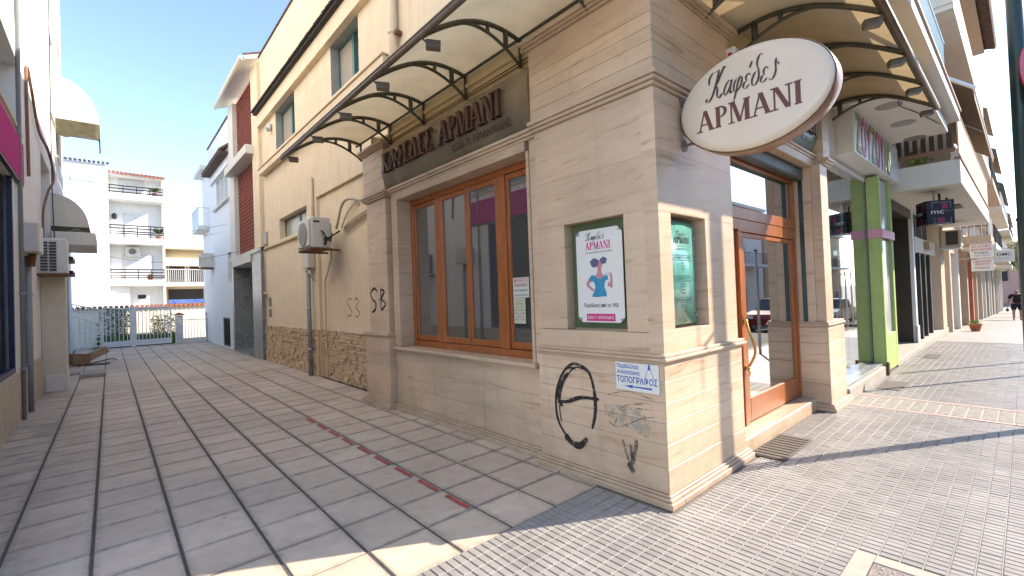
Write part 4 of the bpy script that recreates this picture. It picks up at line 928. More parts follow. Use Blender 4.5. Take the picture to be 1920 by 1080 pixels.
m = M(); m.tube(catmull([(.33, 13.52, 3.4), (.33, 13.45, 2.0), (.33, 13.5, .4)], 4), .018, 6); m.tube([(.33, 13.5, 5.6), (.33, 13.5, 3.4)], .012, 6); m.tube(catmull([(.33, 13.55, 2.0), (.2, 13.1, 2.05), (.22, 12.9, 2.0)], 4), .03, 6)
tag(obj('gas_pipe', m, CREAMP, None, True), 'thin cream pipe with a brass tap at the far end of the cream wall', 'pipe')
for z, lb in ((1.76, 'upper small brown tile plate on the far end of the cream wall'), (1.44, 'lower small brown tile plate on the far end of the cream wall')): tag(obj('wall_plate', M().box(.335, .349, 12.95, 13.2, z - .12, z + .12, .01), plain('brown_plate', (.22, .17, .11), .6)), lb, 'wall plate')
tag(obj('junction_box', M().box(.28, .349, 13.15, 13.4, 3.5, 3.9, .02), plain('jbox', (.4, .4, .38), .6)), 'small grey junction box at the far end of the cream wall', 'junction box')
tag(obj('spot_lamp', M().tube([(.3, 12.4, 6.9), (.28, 12.4, 6.75), (.2, 12.4, 6.72)], .07, 8), METAL), 'small floodlight beside the far upper window', 'floodlight')
m = M(); m.tube(catmull([(.09, 5.2, 4.18), (.10, 4.2, 4.20), (.09, 3.0, 4.19), (.1, 1.4, 4.21)], 4), .006, 4); m.tube(catmull([(.09, 5.2, 4.16), (.10, 4.0, 4.17), (.09, 2.6, 4.16), (.1, 1.4, 4.17)], 4), .006, 4)
tag(obj('wall_cable', m, RUST), 'thin cable stapled along the yellow wall under the alley canopy', 'cable')
DM = thing('doormat', 'dark ribbed rubber doormat in front of the shop step', 'doormat', (2.0, -.12, 0))
m = M().box(1.58, 2.45, -.31, .015, .003, .013, .003)
for k in range(10): m.box(1.60 + k * .085, 1.60 + k * .085 + .06, -.295, .0, .0131, .019, .002)
obj('mat', m, RUBBER, DM)
MH = thing('manhole_cover', 'steel access cover in a pale concrete frame at the bottom edge of the pavement', 'manhole cover', (-.05, -1.45, 0))
m = M(); m.box(-.41, .29, -1.79, -1.68, -.005, .004, .003); m.box(-.41, .29, -1.23, -1.13, -.005, .004, .003); m.box(-.41, -.30, -1.678, -1.232, -.005, .004, .003); m.box(.19, .29, -1.678, -1.232, -.005, .004, .003); obj('frame', m, CONCL, MH)
obj('cover', M().box(-.295, .185, -1.675, -1.235, -.005, .001, .003), plain('cover_steel', (.22, .19, .18), .5, metal=.3, var=.25, scale=14, bump=.6), MH)
m = M()
for i in range(9):
    for j in range(8): m.box(-.27 + i * .05, -.27 + i * .05 + .03, -1.655 + j * .052, -1.655 + j * .052 + .012, .001, .004)
obj('tread', m, METAL, MH, kind='stuff')

# ================================================================== DOWN THE ALLEY, RIGHT SIDE
K = lambda par, mat: (lambda name, *a, c=0.0, label=None: obj(name, M().box(*a, c=c), mat, par, label=label))
ST = thing('stairwell_tower', 'narrow cream stairwell tower with red pierced-brick screens over a grey marble doorway', 'building', (.3, 15.7, 0))
kc = K(ST, CREAM); ko = K(ST, OFFW); km = K(ST, MARB)
kc('column', .26, .8, 13.61, 14.42, 3.35, 9.2); ko('column', .26, .8, 17.35, 18.2, 3.48, 9.2)
ko('slab', .02, .8, 14.2, 17.75, 6.5, 6.78, c=.01); ko('wall', .62, .9, 14.42, 17.35, 3.3, 9.2)
obj('screen_frame', M().box(.37, .61, 14.42, 17.35, 3.44, 3.5), OFFW, ST)
def screen(z0, z1):
    m = M(); random.seed(2); z = z0
    while z < z1 - .05:
        y = 14.43
        while y < 17.3:
            m.add([(.40, y, z), (.40, y + .19, z), (.40, y + .19, z + .03), (.40, y, z + .03), (.50, y, z), (.50, y + .19, z), (.50, y + .19, z + .03), (.50, y, z + .03)], [(0, 3, 2, 1), (3, 7, 6, 2), (0, 1, 5, 4)])
            m.add([(.40, y, z + .03), (.40, y + .03, z + .03), (.40, y + .12, z + .13), (.40, y + .09, z + .13), (.5, y, z + .03), (.5, y + .03, z + .03), (.5, y + .12, z + .13), (.5, y + .09, z + .13)], [(0, 3, 2, 1), (0, 4, 7, 3), (1, 2, 6, 5)])
            m.add([(.41, y + .16, z + .03), (.41, y + .19, z + .03), (.41, y + .12, z + .13), (.41, y + .09, z + .13), (.5, y + .16, z + .03), (.5, y + .19, z + .03), (.5, y + .12, z + .13), (.5, y + .09, z + .13)], [(0, 3, 2, 1), (0, 4, 7, 3), (1, 2, 6, 5)])
            y += .2
        z += .13
    obj('brick_screen', m, SCREEN, ST, kind='stuff'); obj('screen_back', M().box(.52, .54, 14.42, 17.35, z0, z1), plain('screen_back', (.16, .06, .045), .9), ST)
screen(3.5, 6.48); screen(6.8, 9.2)
m = M(); m.prism([(-.08, 9.22), (.9, 9.62), (.9, 9.74), (-.08, 9.34)], (0, 13.7, 0), (1, 0, 0), (0, 0, 1), (0, 4.6, 0)); obj('roof_slab', m, OFFW, ST)
obj('gutter', M().tube([(-.12, 13.7, 9.26), (-.12, 18.3, 9.26)], .08, 10), plain('gutter', (.62, .58, .5), .5), ST, True)
for k in range(22): 
    y = 13.75 + k * .21; m = M().tube([(-.05, y, 9.38), (.9, y, 9.78)], .06, 6); obj('roof_tile', m, TILED, ST)
km('door_pillar', .24, .9, 13.61, 14.75, 0, 3.34); km('door_pillar', .24, .9, 17.75, 18.0, 0, 3.34); obj('door_head', M().box(.20, .9, 14.752, 17.748, 3.12, 3.34), OFFW, ST); obj('door_head', M().box(.20, .9, 13.61, 18.2, 3.342, 3.478), OFFW, ST)
obj('recess_wall', M().box(1.3, 1.4, 14.6, 18, 0, 3.2), MARB, ST); obj('recess_side', M().box(.902, 1.3, 17.76, 17.9, 0, 3.2), MARB, ST); obj('recess_side', M().box(.902, 1.3, 14.6, 14.74, 0, 3.2), MARB, ST)
obj('threshold', M().box(.22, 1.3, 14.75, 17.75, .0, .06), MARB, ST); obj('recess_ceiling', M().box(.901, 1.3, 14.75, 17.75, 3.1, 3.2), OFFW, ST)
ic = obj('intercom', M().box(1.24, 1.299, 16.2, 16.5, 1.35, 1.85, .01), METAL, ST); obj('intercom_panel', M().box(1.225, 1.239, 16.25, 16.45, 1.45, 1.75), DARK, ic)
obj('intercom', M().box(.9, 1.2, 17.74, 17.758, 1.35, 1.8, .005), METAL, ST)

WHX = 4.0
WH = thing('white_house', 'white two-storey house with grey shutters and a small tiled eave beside the gate', 'house', (.3, 20.7, 0))
def wx(par, mat, x0, x1, y0, y1, z0, z1, holes, name='wall'):
    ys = sorted(set([y0, y1] + [h[0] for h in holes] + [h[1] for h in holes])); m = M()
    for a, b in zip(ys, ys[1:]):
        hs = sorted([h for h in holes if h[0] <= a + 1e-6 and h[1] >= b - 1e-6], key=lambda h: h[2]); z = z0
        for h in hs:
            if h[2] > z: m.box(x0, x1, a, b, z, h[2])
            z = h[3]
        if z < z1: m.box(x0, x1, a, b, z, z1)
    return obj(name, m, mat, par)
def wy(par, mat, y0, y1, x0, x1, z0, z1, holes, name='wall'):
    xs = sorted(set([x0, x1] + [h[0] for h in holes] + [h[1] for h in holes])); m = M()
    for a, b in zip(xs, xs[1:]):
        hs = sorted([h for h in holes if h[0] <= a + 1e-6 and h[1] >= b - 1e-6], key=lambda h: h[2]); z = z0
        for h in hs:
            if h[2] > z: m.box(a, b, y0, y1, z, h[2])
            z = h[3]
        if z < z1: m.box(a, b, y0, y1, z, z1)
    return obj(name, m, mat, par)
wx(WH, WHITE2, .3, .6, 18.21, 23.2, 0, 9.0, [(18.6, 21.3, 5.95, 7.1), (18.35, 19.1, 2.6, 3.8), (18.95, 20.5, .05, 1.23)])
wy(WH, WHITE2, 22.9, 23.2, .6, WHX, 0, 9.0, []); obj('coping', M().box(.26, .62, 18.2, 23.25, 9.002, 9.06), TILED, WH)
obj('wall', M().box(.6, WHX, 18.2, 18.4, 3, 9), WHITE2, WH)
obj('roof', M().box(.55, WHX, 18.4, 22.9, 8.7, 8.8), CONC, WH)
obj('lintel_band', M().box(.20, .299, 18.3, 22.3, 7.12, 7.3, .01), WHITE2, WH); obj('window_sill', M().box(.18, .299, 18.4, 21.6, 5.82, 5.94, .01), OFFW, WH)
m = M()
for k in range(24): m.tube([(.3, 18.3 + k * .19, 7.95), (-.02, 18.3 + k * .19, 7.68)], .055, 6)
m.box(-.02, .299, 18.3, 22.8, 7.6, 7.66); obj('tiled_eave', m, TILED, WH, kind='stuff')
for a, b in ((18.62, 19.5), (19.52, 20.4), (20.42, 21.28)):
    m = M(); m.box(.36, .42, a, a + .06, 5.96, 7.09); m.box(.36, .42, b - .06, b, 5.96, 7.09)
    for k in range(18): m.box(.38, .40, a + .06, b - .06, 5.98 + k * .061, 5.98 + k * .061 + .05)
    obj('shutter', m, plain('grey_shutter', (.50, .51, .52), .6), WH)
obj('window_pane', M().box(.42, .43, 18.35, 19.1, 2.6, 3.8), FROST, WH); m = M()
for z in (2.9, 3.2, 3.5): m.box(.39, .41, 18.36, 19.09, z, z + .03)
obj('window_bar', m, METAL, WH, kind='stuff')
m = M(); m.box(.33, .36, 18.96, 20.49, .06, .12); m.box(.33, .36, 18.96, 20.49, 1.16, 1.22)
for k in range(13): m.box(.33, .35, 18.97 + k * .122, 18.99 + k * .122, .12, 1.16)
obj('vent_grille', m, BLACK, WH, kind='stuff'); obj('vent_back', M().box(.5, .52, 18.95, 20.5, .05, 1.23), DARK, WH)
FH = thing('far_white_house', 'far white house with a small balcony, just past the white house with shutters', 'house', (.3, 26, 0))
obj('wall', M().box(.35, 1.6, 23.25, 25.6, 0, 8.4), WHITE2, FH); obj('balcony_slab', M().box(-.12, .349, 23.4, 25.5, 5.3, 5.5), WHITE2, FH); obj('eave', M().box(.0, .349, 23.3, 25.6, 8.1, 8.3), WHITE2, FH)
m = M()
for k in range(14): m.box(-.11, -.095, 23.42 + k * .155, 23.435 + k * .155, 5.5, 6.3)
for k in range(4): m.box(-.09 + k * .12, -.075 + k * .12, 23.40, 23.415, 5.5, 6.3)
m.box(-.12, -.09, 23.4, 25.5, 6.3, 6.34); m.box(-.09, .34, 23.39, 23.42, 6.3, 6.34); obj('railing', m, WMET, FH, kind='stuff')
A2 = thing('air_conditioner', 'small air conditioner on the far corner of the white house above the gate', 'air conditioner', (.0, 22.6, 3.9)); obj('casing', M().box(-.18, .34, 22.3, 23.0, 3.45, 4.1, .02), ACW, A2); obj('fan_grille', M().tube([(-.181, 22.65, 3.78), (-.20, 22.65, 3.78)], .24, 20), plain('ac_grille2', (.35, .35, .34), .6), A2); obj('bracket', M().box(-.18, .299, 22.3, 23.0, 3.40, 3.445), RUST, A2)

# ================================================================== GATE, WALL, PLANTS
GT = thing('alley_gate', 'white two-leaf barred metal gate closing the far end of the alley', 'gate', (-2.3, 25, 0))
def leaf(x0, x1, hl, hr):
    fr = M(); yy = 25.0
    fr.box(x0, x0 + .06, yy, yy + .05, .05, hl); fr.box(x1 - .06, x1, yy, yy + .05, .05, hr); fr.box(x0 + .06, x1 - .06, yy, yy + .05, .05, .30)
    fr.tube([(x0 + .03, yy + .025, hl), (x1 - .03, yy + .025, hr)], .03, 6); k = obj('gate_leaf', fr, WMET, GT)
    n = int((x1 - x0) / .13)
    for i in range(1, n):
        x = x0 + (x1 - x0) * i / n; h = hl + (hr - hl) * i / n; obj('bar', M().box(x - .014, x + .014, yy + .01, yy + .04, .301, h - .02), WMET, k)
leaf(-3.52, -2.52, 1.80, 1.72); leaf(-2.40, -1.06, 1.76, 1.76)
obj('gate_post', M().box(-2.52, -2.40, 24.97, 25.07, 0, 1.85), WMET, GT)
SG = thing('side_railing', 'white sloping stair railing with square lattice, left of the gate', 'railing', (-4, 24.5, 0))
m = M(); m.tube([(-4.42, 24.6, 2.0), (-3.55, 24.6, 1.72)], .025, 6); m.tube([(-4.42, 24.6, 1.5), (-3.5, 24.6, 1.12)], .025, 6)
for i in range(8): x = -4.42 + i * .125; m.box(x - .012, x + .012, 24.59, 24.61, 1.5 - .41 * i / 8, 2.0 - .32 * i / 8)
obj('handrail', m, WMET, SG)
for i in range(6): x = -4.40 + i * .165; obj('lattice_strip', M().box(x, x + .045, 24.59, 24.62, .1, 1.46 - .41 * i / 6), WMET, SG)
for j in range(6): z = .15 + j * .2; obj('lattice_strip', M().box(-4.42, -3.5, 24.622, 24.64, z, z + .045), WMET, SG)
BRW = plain('white_painted_brick', (.66, .66, .66), .8, var=.06)
def bpillar(x, lb):
    p = thing('gate_pillar', lb, 'pillar', (x, 25, 0))
    for k in range(11): obj('brick', M().box(x - .15, x + .15, 24.9, 25.15, k * .12 + .004, k * .12 + .114, .008), BRW, p)
    obj('clay_cap', M().lathe([(.26, 0), (.20, .05), (.03, .14)], (x, 25.02, 1.33), 4), TILER, p)
bpillar(-.77, 'white brick pillar with a clay cap at the right edge of the gate'); bpillar(.5, 'white brick pillar with a clay cap against the white house')
bpillar(-1.35 + .0, 'white brick pillar with a clay cap seen behind the right gate leaf') if False else None
FN = thing('garden_fence', 'low white wall with barred panel between the two brick pillars', 'fence', (-.1, 25, 0))
obj('base_wall', M().box(-.61, .34, 24.95, 25.08, 0, .22), BRW, FN); obj('top_rail', M().box(-.61, .34, 25, 25.04, 1.08, 1.12), WMET, FN)
for i in range(8): x = -.55 + i * .12; obj('bar', M().box(x, x + .025, 25.005, 25.03, .22, 1.08), WMET, FN)
GW = thing('garden_wall', 'pale rendered garden wall with a clay tile coping behind the gate', 'wall', (-2, 28, 0))
obj('wall', M().box(-8, 6, 28, 28.3, -.1, 1.8), plain('garden_plaster', (.72, .66, .56), .85, var=.05, dirt=.3, dcol=(.5, .42, .32)), GW)
for k in range(60): x = -6 + k * .2; obj('coping_tile', M().tube([(x, 27.85, 1.84), (x, 28.45, 1.84)], .085, 6), TILER, GW)
struct(obj('yard_ground', M().box(-8, 7, 25.6, 34, -.2, -.03), CONC))
def plant(name, label, cat, cx, cy, base, h, r_, nleaf, mat, stem=True, lsz=.09, group=None, flat_=False):
    t_ = thing(name, label, cat, (cx, cy, base), group); m = M()
    for k in range(nleaf):
        a = random.uniform(0, 6.283); u = random.random() ** .5; zz = random.random(); rr = r_ * u * (1 - .35 * abs(zz - .45)); p = Vector((cx + rr * math.cos(a), cy + rr * math.sin(a) * .8, base + h * (.12 + .88 * zz) + random.uniform(-.05, .05)))
        d = Vector((random.uniform(-1, 1), random.uniform(-1, 1), random.uniform(-.6, 1))).normalized(); e = d.cross(Vector((random.random(), random.random(), random.random()))).normalized(); L_ = lsz * random.uniform(.6, 1.4)
        m.add([p, p + d * L_ * .5 + e * L_ * .28, p + d * L_, p + d * L_ * .5 - e * L_ * .28], [(0, 1, 2, 3)])
    obj('foliage', m, mat, t_, kind='stuff')
    if stem:
        m = M()
        for k in range(4): a = k * 1.6; m.tube([(cx + .04 * math.cos(a), cy + .04 * math.sin(a), base), (cx + r_ * .5 * math.cos(a), cy + r_ * .4 * math.sin(a), base + h * .7)], .015, 5, .006)
        obj('stem', m, plain('bark', (.10, .07, .045), .9), t_)
    return t_
plant('shrub', 'tall green shrub behind the left gate leaf', 'shrub', -3.0, 26.6, 0, 1.75, .75, 1600, LEAF); plant('shrub', 'green shrub behind the right gate leaf, beside the pillar', 'shrub', -1.25, 26.8, 0, 1.35, .55, 1000, LEAF)
m = M()
for k in range(5000):
    x, y = random.uniform(-3.8, -.8), random.uniform(25.5, 27.2); h = random.uniform(.2, .62); a = random.uniform(0, 6.28); q = .05
    m.add([(x, y, -.03), (x + q * math.cos(a), y + q * math.sin(a), -.03), (x + q * 1.5, y + .1 * math.cos(a), h)], [(0, 1, 2)])
tag(obj('weeds', m, plain('weed_green', (.10, .18, .03), .7, var=.4, scale=6), kind='stuff'), 'overgrown green weeds in the yard behind the gate', 'weeds')

# ================================================================== APARTMENT BLOCKS BEHIND THE ALLEY
AB = thing('apartment_block', 'white apartment block with three balconies at the end of the alley', 'building', (-2.5, 34, 0))
obj('wall', M().box(-9.5, -3.2, 34, 44, 0, 10.35), WHITE, AB); wy(AB, WHITE, 35.3, 35.6, -3.2, -.6, 0, 10.0, [])
obj('wall', M().box(-.62, -.5, 34.9, 44, 0, 9.95), WHITE, AB)
for k in range(32): x = -9.4 + k * .2; obj('coping_tile', M().tube([(x, 33.85, 10.4), (x, 34.3, 10.5)], .08, 6), TILED, AB)
for k in range(14): x = -3.15 + k * .2; obj('roof_tile', M().tube([(x, 34.2, 10.02 - k * .006), (x, 35.6, 10.35 - k * .006)], .09, 6), TILER, AB)
obj('roof', M().box(-3.199, -.55, 34.3, 35.6, 9.9, 9.98), WHITE, AB)
for z, zr in ((8.38, 9.2), (5.70, 6.8), (3.12, 4.12)):
    obj('balcony_slab', M().box(-3.198, -.56, 34.05, 35.3, z, z + .36), WHITE, AB)
    rl = M(); 
    for zz in (zr, zr - .18, zr - .38, zr - .5): rl.tube([(-3.19, 34.1, zz), (-.6, 34.1, zz)], .034, 6)
    for k in range(5): x = -3.15 + k * .63; rl.box(x - .02, x + .02, 34.08, 34.12, z + .36, zr)
    rl.tube([(-.6, 34.1, zr), (-.6, 35.3, zr)], .022, 6); rl.tube([(-.6, 34.1, zr - .38), (-.6, 35.3, zr - .38)], .022, 6)
    obj('balcony_railing', rl, BLACK, AB)
for (x0, x1, z0, z1) in ((-2.7, -1.5, 9.05, 9.85), (-2.5, -1.35, 6.1, 7.75), (-2.6, -1.1, 3.5, 5.1)):
    fr = obj('balcony_door', M().box(x0, x1, 35.24, 35.29, z0, z1, .01), plain('pale_shutter', (.55, .57, .58), .6), AB)
    for k in range(10): obj('slat', M().box(x0 + .05, x1 - .05, 35.22, 35.238, z0 + (z1 - z0) * k / 10 + .02, z0 + (z1 - z0) * (k + 1) / 10 - .02), plain('slat', (.62, .63, .64), .6), fr)
m = M(); rr = [(.52 * math.cos(math.pi * i / 12), .55 * math.sin(math.pi * i / 12)) for i in range(13)]
m.prism(rr, (-4.3, 33.96, 9.25), (1, 0, 0), (0, 0, 1), (0, .03, 0)); aw = obj('arched_window', m, plain('pale_blue_glass', (.40, .62, .72), .3), AB)
obj('low_wall', M().box(-3.198, -2.3, 34.4, 35.3, 0, 3.1), WHITE, AB); obj('vent', M().box(-1.9, -1.5, 35.27, 35.299, 2.35, 2.6), DARK, AB)
A3 = thing('air_conditioner', 'air conditioner hung under the lowest balcony ceiling of the white apartment block', 'air conditioner', (-2.1, 35, 5.1)); obj('casing', M().box(-2.45, -1.75, 34.9, 35.22, 5.0, 5.58, .02), ACW, A3); obj('fan_grille', M().tube([(-2.12, 34.9, 5.3), (-2.12, 34.87, 5.3)], .18, 18), plain('fan_grey', (.16, .16, .17), .6), A3)
tag(obj('wall_lamp', M().lathe([(.05, 0), (.12, .05), (.12, .28), (.04, .36)], (-2.95, 35.1, 7.3), 8), BLACK), 'black lantern beside the middle balcony of the apartment block', 'lamp')
def pot(x, y, z, h, label, leafh, pl):
    t_ = thing('potted_plant', label, 'potted plant', (x, y, z)); obj('pot', M().lathe([(.7 * h, 0), (h, h * 1.4), (h * 1.1, h * 1.5), (h * .9, h * 1.5)], (x, y, z), 14), TERRA, t_, True)
    m = M()
    for k in range(pl):
        a = random.uniform(0, 6.28); r_ = random.uniform(.15, .5) * leafh; m.add([(x, y, z + h * 1.4 + leafh * .3), (x + r_ * math.cos(a) + .02, y + r_ * math.sin(a), z + h * 1.4 + leafh * random.uniform(.5, 1)), (x + r_ * 1.5 * math.cos(a), y + r_ * 1.5 * math.sin(a), z + h * 1.4 + leafh * random.uniform(.3, .8)), (x + r_ * math.cos(a) - .02, y + r_ * math.sin(a), z + h * 1.4 + leafh * random.uniform(.4, .7))], [(0, 1, 2, 3)])
    m.tube([(x, y, z + h * 1.2), (x, y, z + h * 1.4 + leafh * .4)], .02, 5); obj('foliage', m, LEAF, t_, kind='stuff'); return t_
pot(-1.0, 34.4, 8.74, .15, 'terracotta pot with an upright plant on the top balcony', .45, 40); pot(-.85, 34.5, 6.06, .14, 'potted palm in the corner of the middle balcony', .6, 34); pot(-1.3, 34.5, 3.48, .16, 'dark potted plant on the lowest balcony', .25, 26)
BB = thing('apartment_block', 'low cream block with an awning and barred balcony, right of the white apartment block', 'building', (1.5, 40, 0))
obj('wall', M().box(-.3, 9, 41, 47, 0, 6.1), plain('cream_far', (.62, .50, .34), .85), BB); obj('roof', M().box(-.5, 9.1, 39.8, 47, 6.1, 6.28), plain('far_roof', (.62, .56, .46), .8), BB)
obj('balcony_slab', M().box(-.3, 6, 39.8, 41, 3.3, 3.56), OFFW, BB); obj('side_wall', M().box(-.3, -.12, 39.85, 41, 0, 6.09), plain('side_brown', (.25, .18, .13), .8), BB)
aw = M(); aw.add([(-.1, 40.9, 6.0), (6, 40.9, 6.0), (6, 39.85, 5.0), (-.1, 39.85, 5.0), (-.1, 39.85, 4.8), (6, 39.85, 4.8)], [(0, 1, 2, 3), (3, 2, 5, 4)]); obj('awning', aw, plain('cream_stripe', (.70, .58, .36), .8), BB)
rl = M(); rl.tube([(-.2, 39.85, 4.55), (6, 39.85, 4.55)], .02, 5)
for k in range(52): rl.box(-.2 + k * .12, -.18 + k * .12, 39.84, 39.86, 3.56, 4.55)
obj('balcony_railing', rl, WMET, BB, kind='stuff')
for a, b in ((.1, 1.2), (1.35, 2.5)): w_ = obj('balcony_door', M().box(a, b, 40.94, 40.99, 3.56, 5.0), WMET, BB); obj('pane', M().box(a + .08, b - .08, 40.92, 40.938, 3.66, 4.92), DBROWN, w_)
obj('dark_opening', M().box(.1, 2.3, 40.95, 40.999, 2.2, 3.1), DARK, BB); obj('blue_cloth', M().box(.0, 2.7, 39.9, 40.0, 2.0, 2.3, .03), plain('blue_cloth', (.05, .10, .32), .8, var=.5, scale=4), BB)
for k, (z1, z2, y1) in enumerate(((5.05, 4.65, 19), (4.85, 4.5, 20.5), (4.2, 3.5, 16))):
    a, b = Vector((-4.3, 19.3 + k, z1 - .1)), Vector((.28, y1, z2 + .3 if k < 2 else 3.6)); pts = [a + (b - a) * t + Vector((0, 0, -.5 * math.sin(math.pi * t))) for t in [i / 14 for i in range(15)]]
    tag(obj('overhead_wire', M().tube(pts, .008, 4), CB), ('upper sagging wire across the far alley', 'middle sagging wire across the far alley', 'lowest sagging wire reaching the stairwell tower')[k], 'wire')

# ================================================================== LEFT BUILDING
LB = thing('left_building', 'tall white sunlit building along the left side of the alley', 'building', (-4.35, 12, 0))
XL = -4.35
wx(LB, WHITE, -4.75, XL, 2.5, 19.4, 0, 17, [(3.0, 8.35, .8, 3.8), (3.5, 9.3, 4.75, 5.9), (12.5, 14.6, 3.0, 5.3), (11.8, 14.2, 6.1, 7.9) if False else (15.0, 16.2, 7.0, 9.3), (16.8, 17.9, 3.4, 5.2), (16.8, 17.9, 6.3, 8.3), (14.6, 16.2, 10.8, 12.6), (17.2, 18.5, 9.9, 11.8)])
obj('wall', M().box(-12, -4.75, 19.1, 19.4, 0, 17), WHITE, LB); obj('wall', M().box(-12, -4.75, 2.5, 2.8, 0, 17), WHITE, LB); obj('roof', M().box(-12, -4.75, 2.8, 19.1, 16.6, 16.8), CONC, LB)
obj('dark_room', M().box(-6.2, -6.1, 2.8, 19, 0, 16.5), DARK, LB)
obj('shop_pane', M().box(-4.44, -4.43, 3.0, 8.35, .8, 3.9), plain('dark_tinted_pane', (.03, .032, .036), .12), LB)
m = M(); m.box(-4.40, -4.34, 8.27, 8.35, .8, 3.9); m.box(-4.40, -4.34, 3, 8.27, .8, .88); obj('shop_frame', m, plain('navy_frame', (.02, .02, .07), .4), LB)
obj('stone_foot', M().box(-4.35, -4.325, 2.5, 11.9, 0, .78), plain('foot_stone', (.50, .44, .34), .7, var=.15, dirt=.3), LB)
for (a, b, c_, d) in ((3.5, 9.3, 4.75, 5.9), (12.5, 14.6, 3.0, 5.3), (15.0, 16.2, 7.0, 9.3), (16.8, 17.9, 3.4, 5.2), (16.8, 17.9, 6.3, 8.3), (14.6, 16.2, 10.8, 12.6), (17.2, 18.5, 9.9, 11.8)):
    f = obj('window', M().box(-4.64, -4.60, a, b, c_, d), LBLUE, LB); obj('pane', M().box(-4.598, -4.59, a + .08, b - .08, c_ + .08, d - .08), FROST, f)
    obj('window_sill', M().box(-4.62, -4.31, a - .05, b + .05, c_ - .05, c_ - .001, .008), plain('pale_sill', (.6, .52, .44), .7), LB)
PS = thing('magenta_fascia', 'magenta shop fascia on the left building above the dark shopfront', 'shop sign', (-4.25, 6, 4)); obj('panel', M().box(-4.349, -4.29, 3.0, 9.15, 3.84, 4.52, .01), MAG, PS); obj('underside', M().box(-4.348, -4.295, 3.0, 9.14, 3.81, 3.839), DBROWN, PS)
# buttress by the second air conditioner
obj('buttress', M().box(-4.349, -3.965, 11.95, 12.5, 0, 3.2, .01), plain('aged_cream', (.66, .60, .48), .85, var=.07, dirt=.4, dcol=(.42, .36, .28)), LB)
obj('buttress_foot', M().box(-4.3, -3.95, 11.93, 12.52, 0, .35, .01), OFFW, LB)
A4 = thing('air_conditioner', 'large beige air conditioner with a louvred face, on the left building', 'air conditioner', (-4.1, 11.6, 2.5))
obj('casing', M().box(-4.36, -3.90, 11.45, 11.85, 2.50, 3.24, .02), ACW, A4)
m = M()
for j in range(2):
    for k in range(10): m.box(-4.30 + j * .13, -4.30 + j * .13 + .105, 11.43, 11.449, 2.56 + k * .062, 2.56 + k * .062 + .042)
obj('louvre', m, plain('louvre_dark', (.05, .055, .06), .6), A4, kind='stuff'); obj('bracket_board', M().box(-4.35, -3.86, 11.35, 11.9, 2.455, 2.498), RUST, A4)
LM = thing('meter_box', 'cream meter box over the pipes on the left building', 'meter box', (-4.2, 9.3, 3)); obj('case', M().box(-4.349, -4.12, 9.05, 9.7, 2.72, 3.22, .02), plain('meter_box2', (.55, .53, .48), .5, dirt=.2), LM); obj('stub', M().tube([(-4.23, 9.4, 2.72), (-4.25, 9.4, 2.5)], .05, 10), RUST, LM, True)
for (y, r_, z1, lb) in ((8.75, .03, 6.4, 'slim grey downpipe beside the dark shopfront'), (9.55, .045, 2.7, 'wide blue-grey downpipe below the cream meter box')):
    p = thing('downpipe', lb, 'pipe', (-4.25, y, 0)); m = M().tube([(-4.30, y, 0), (-4.30, y, z1)] + ([(-4.26, y - .5, z1 + .5), (-4.26, y - .5, 9)] if z1 > 5 else []), r_, 10); obj('pipe', m, GREYP, p, True)
    for z in (.8, 2.0): obj('clip', M().tube([(-4.30, y, z), (-4.30, y, z + .04)], r_ + .008, 10), GREYP, p)
m = M(); m.tube(catmull([(-4.32, 10.1, 4.2), (-4.32, 10.0, 6.1), (-4.31, 10.6, 6.0), (-4.3, 11.6, 5.5), (-4.25, 13.0, 5.4), (-4.2, 13.4, 4.9), (-4.25, 12.6, 4.4), (-4.3, 12.2, 3.9), (-4.3, 12.1, 3.3)], 6), .025, 6); tag(obj('lagged_pipe', m, plain('brown_pipe_wrap', (.20, .10, .07), .8, var=.4)), 'brown lagged pipe looping down to the louvred air conditioner', 'pipe')
tag(obj('cable', M().tube(catmull([(-4.32, 14.8, 12), (-4.31, 14.6, 8), (-4.3, 14.4, 6), (-4.28, 14.2, 4.4), (-4.2, 13.6, 3.2), (-3.99, 12.4, 2.9)], 6), .012, 5), CB), 'long black cable hanging down the sunlit left wall', 'cable')
def dome(name, label, y0, y1, z0, dh, dx, mat, val):
    t_ = thing(name, label, 'awning', (XL, (y0 + y1) / 2, z0)); m = M(); n = 12; ny = 6
    pts = []
    for j in range(ny + 1):
        y = y0 + (y1 - y0) * j / ny; e = 1 - .0 * abs(j / ny - .5)
        for i in range(n + 1): a = math.pi / 2 * i / n; pts.append((XL + dx * math.sin(a) * e, y, z0 + dh * math.cos(a)))
    m.add(pts, [(j * (n + 1) + i, j * (n + 1) + i + 1, (j + 1) * (n + 1) + i + 1, (j + 1) * (n + 1) + i) for j in range(ny) for i in range(n)])
    for yy, rv in ((y0, 0), (y1, 1)):
        vs = [(XL, yy, z0)] + [(XL + dx * math.sin(math.pi / 2 * i / n), yy, z0 + dh * math.cos(math.pi / 2 * i / n)) for i in range(n + 1)]; m.add(vs, [(0, i + 1, i + 2) for i in range(n)])
    obj('cover', m, mat, t_); m = M(); k = 28
    path = [(XL + dx * i / 8, y0, 0) for i in range(9)] + [(XL + dx, y0 + (y1 - y0) * i / k, 0) for i in range(1, k + 1)]
    lo = [(p[0] + .02 * math.sin(i * 1.9), p[1], z0 - val - .09 * math.sin(i * .9)) for i, p in enumerate(path)]; hi = [(p[0], p[1], z0) for p in path]; q = len(path)
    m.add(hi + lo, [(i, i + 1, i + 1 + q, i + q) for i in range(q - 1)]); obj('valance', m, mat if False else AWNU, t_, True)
    m = M(); m.tube([(XL, y0 + .02, z0 + .01), (XL + dx, y0 + .02, z0 + .01), (XL + dx, y1, z0 + .01)], .015, 5); obj('frame', m, WMET, t_); return t_
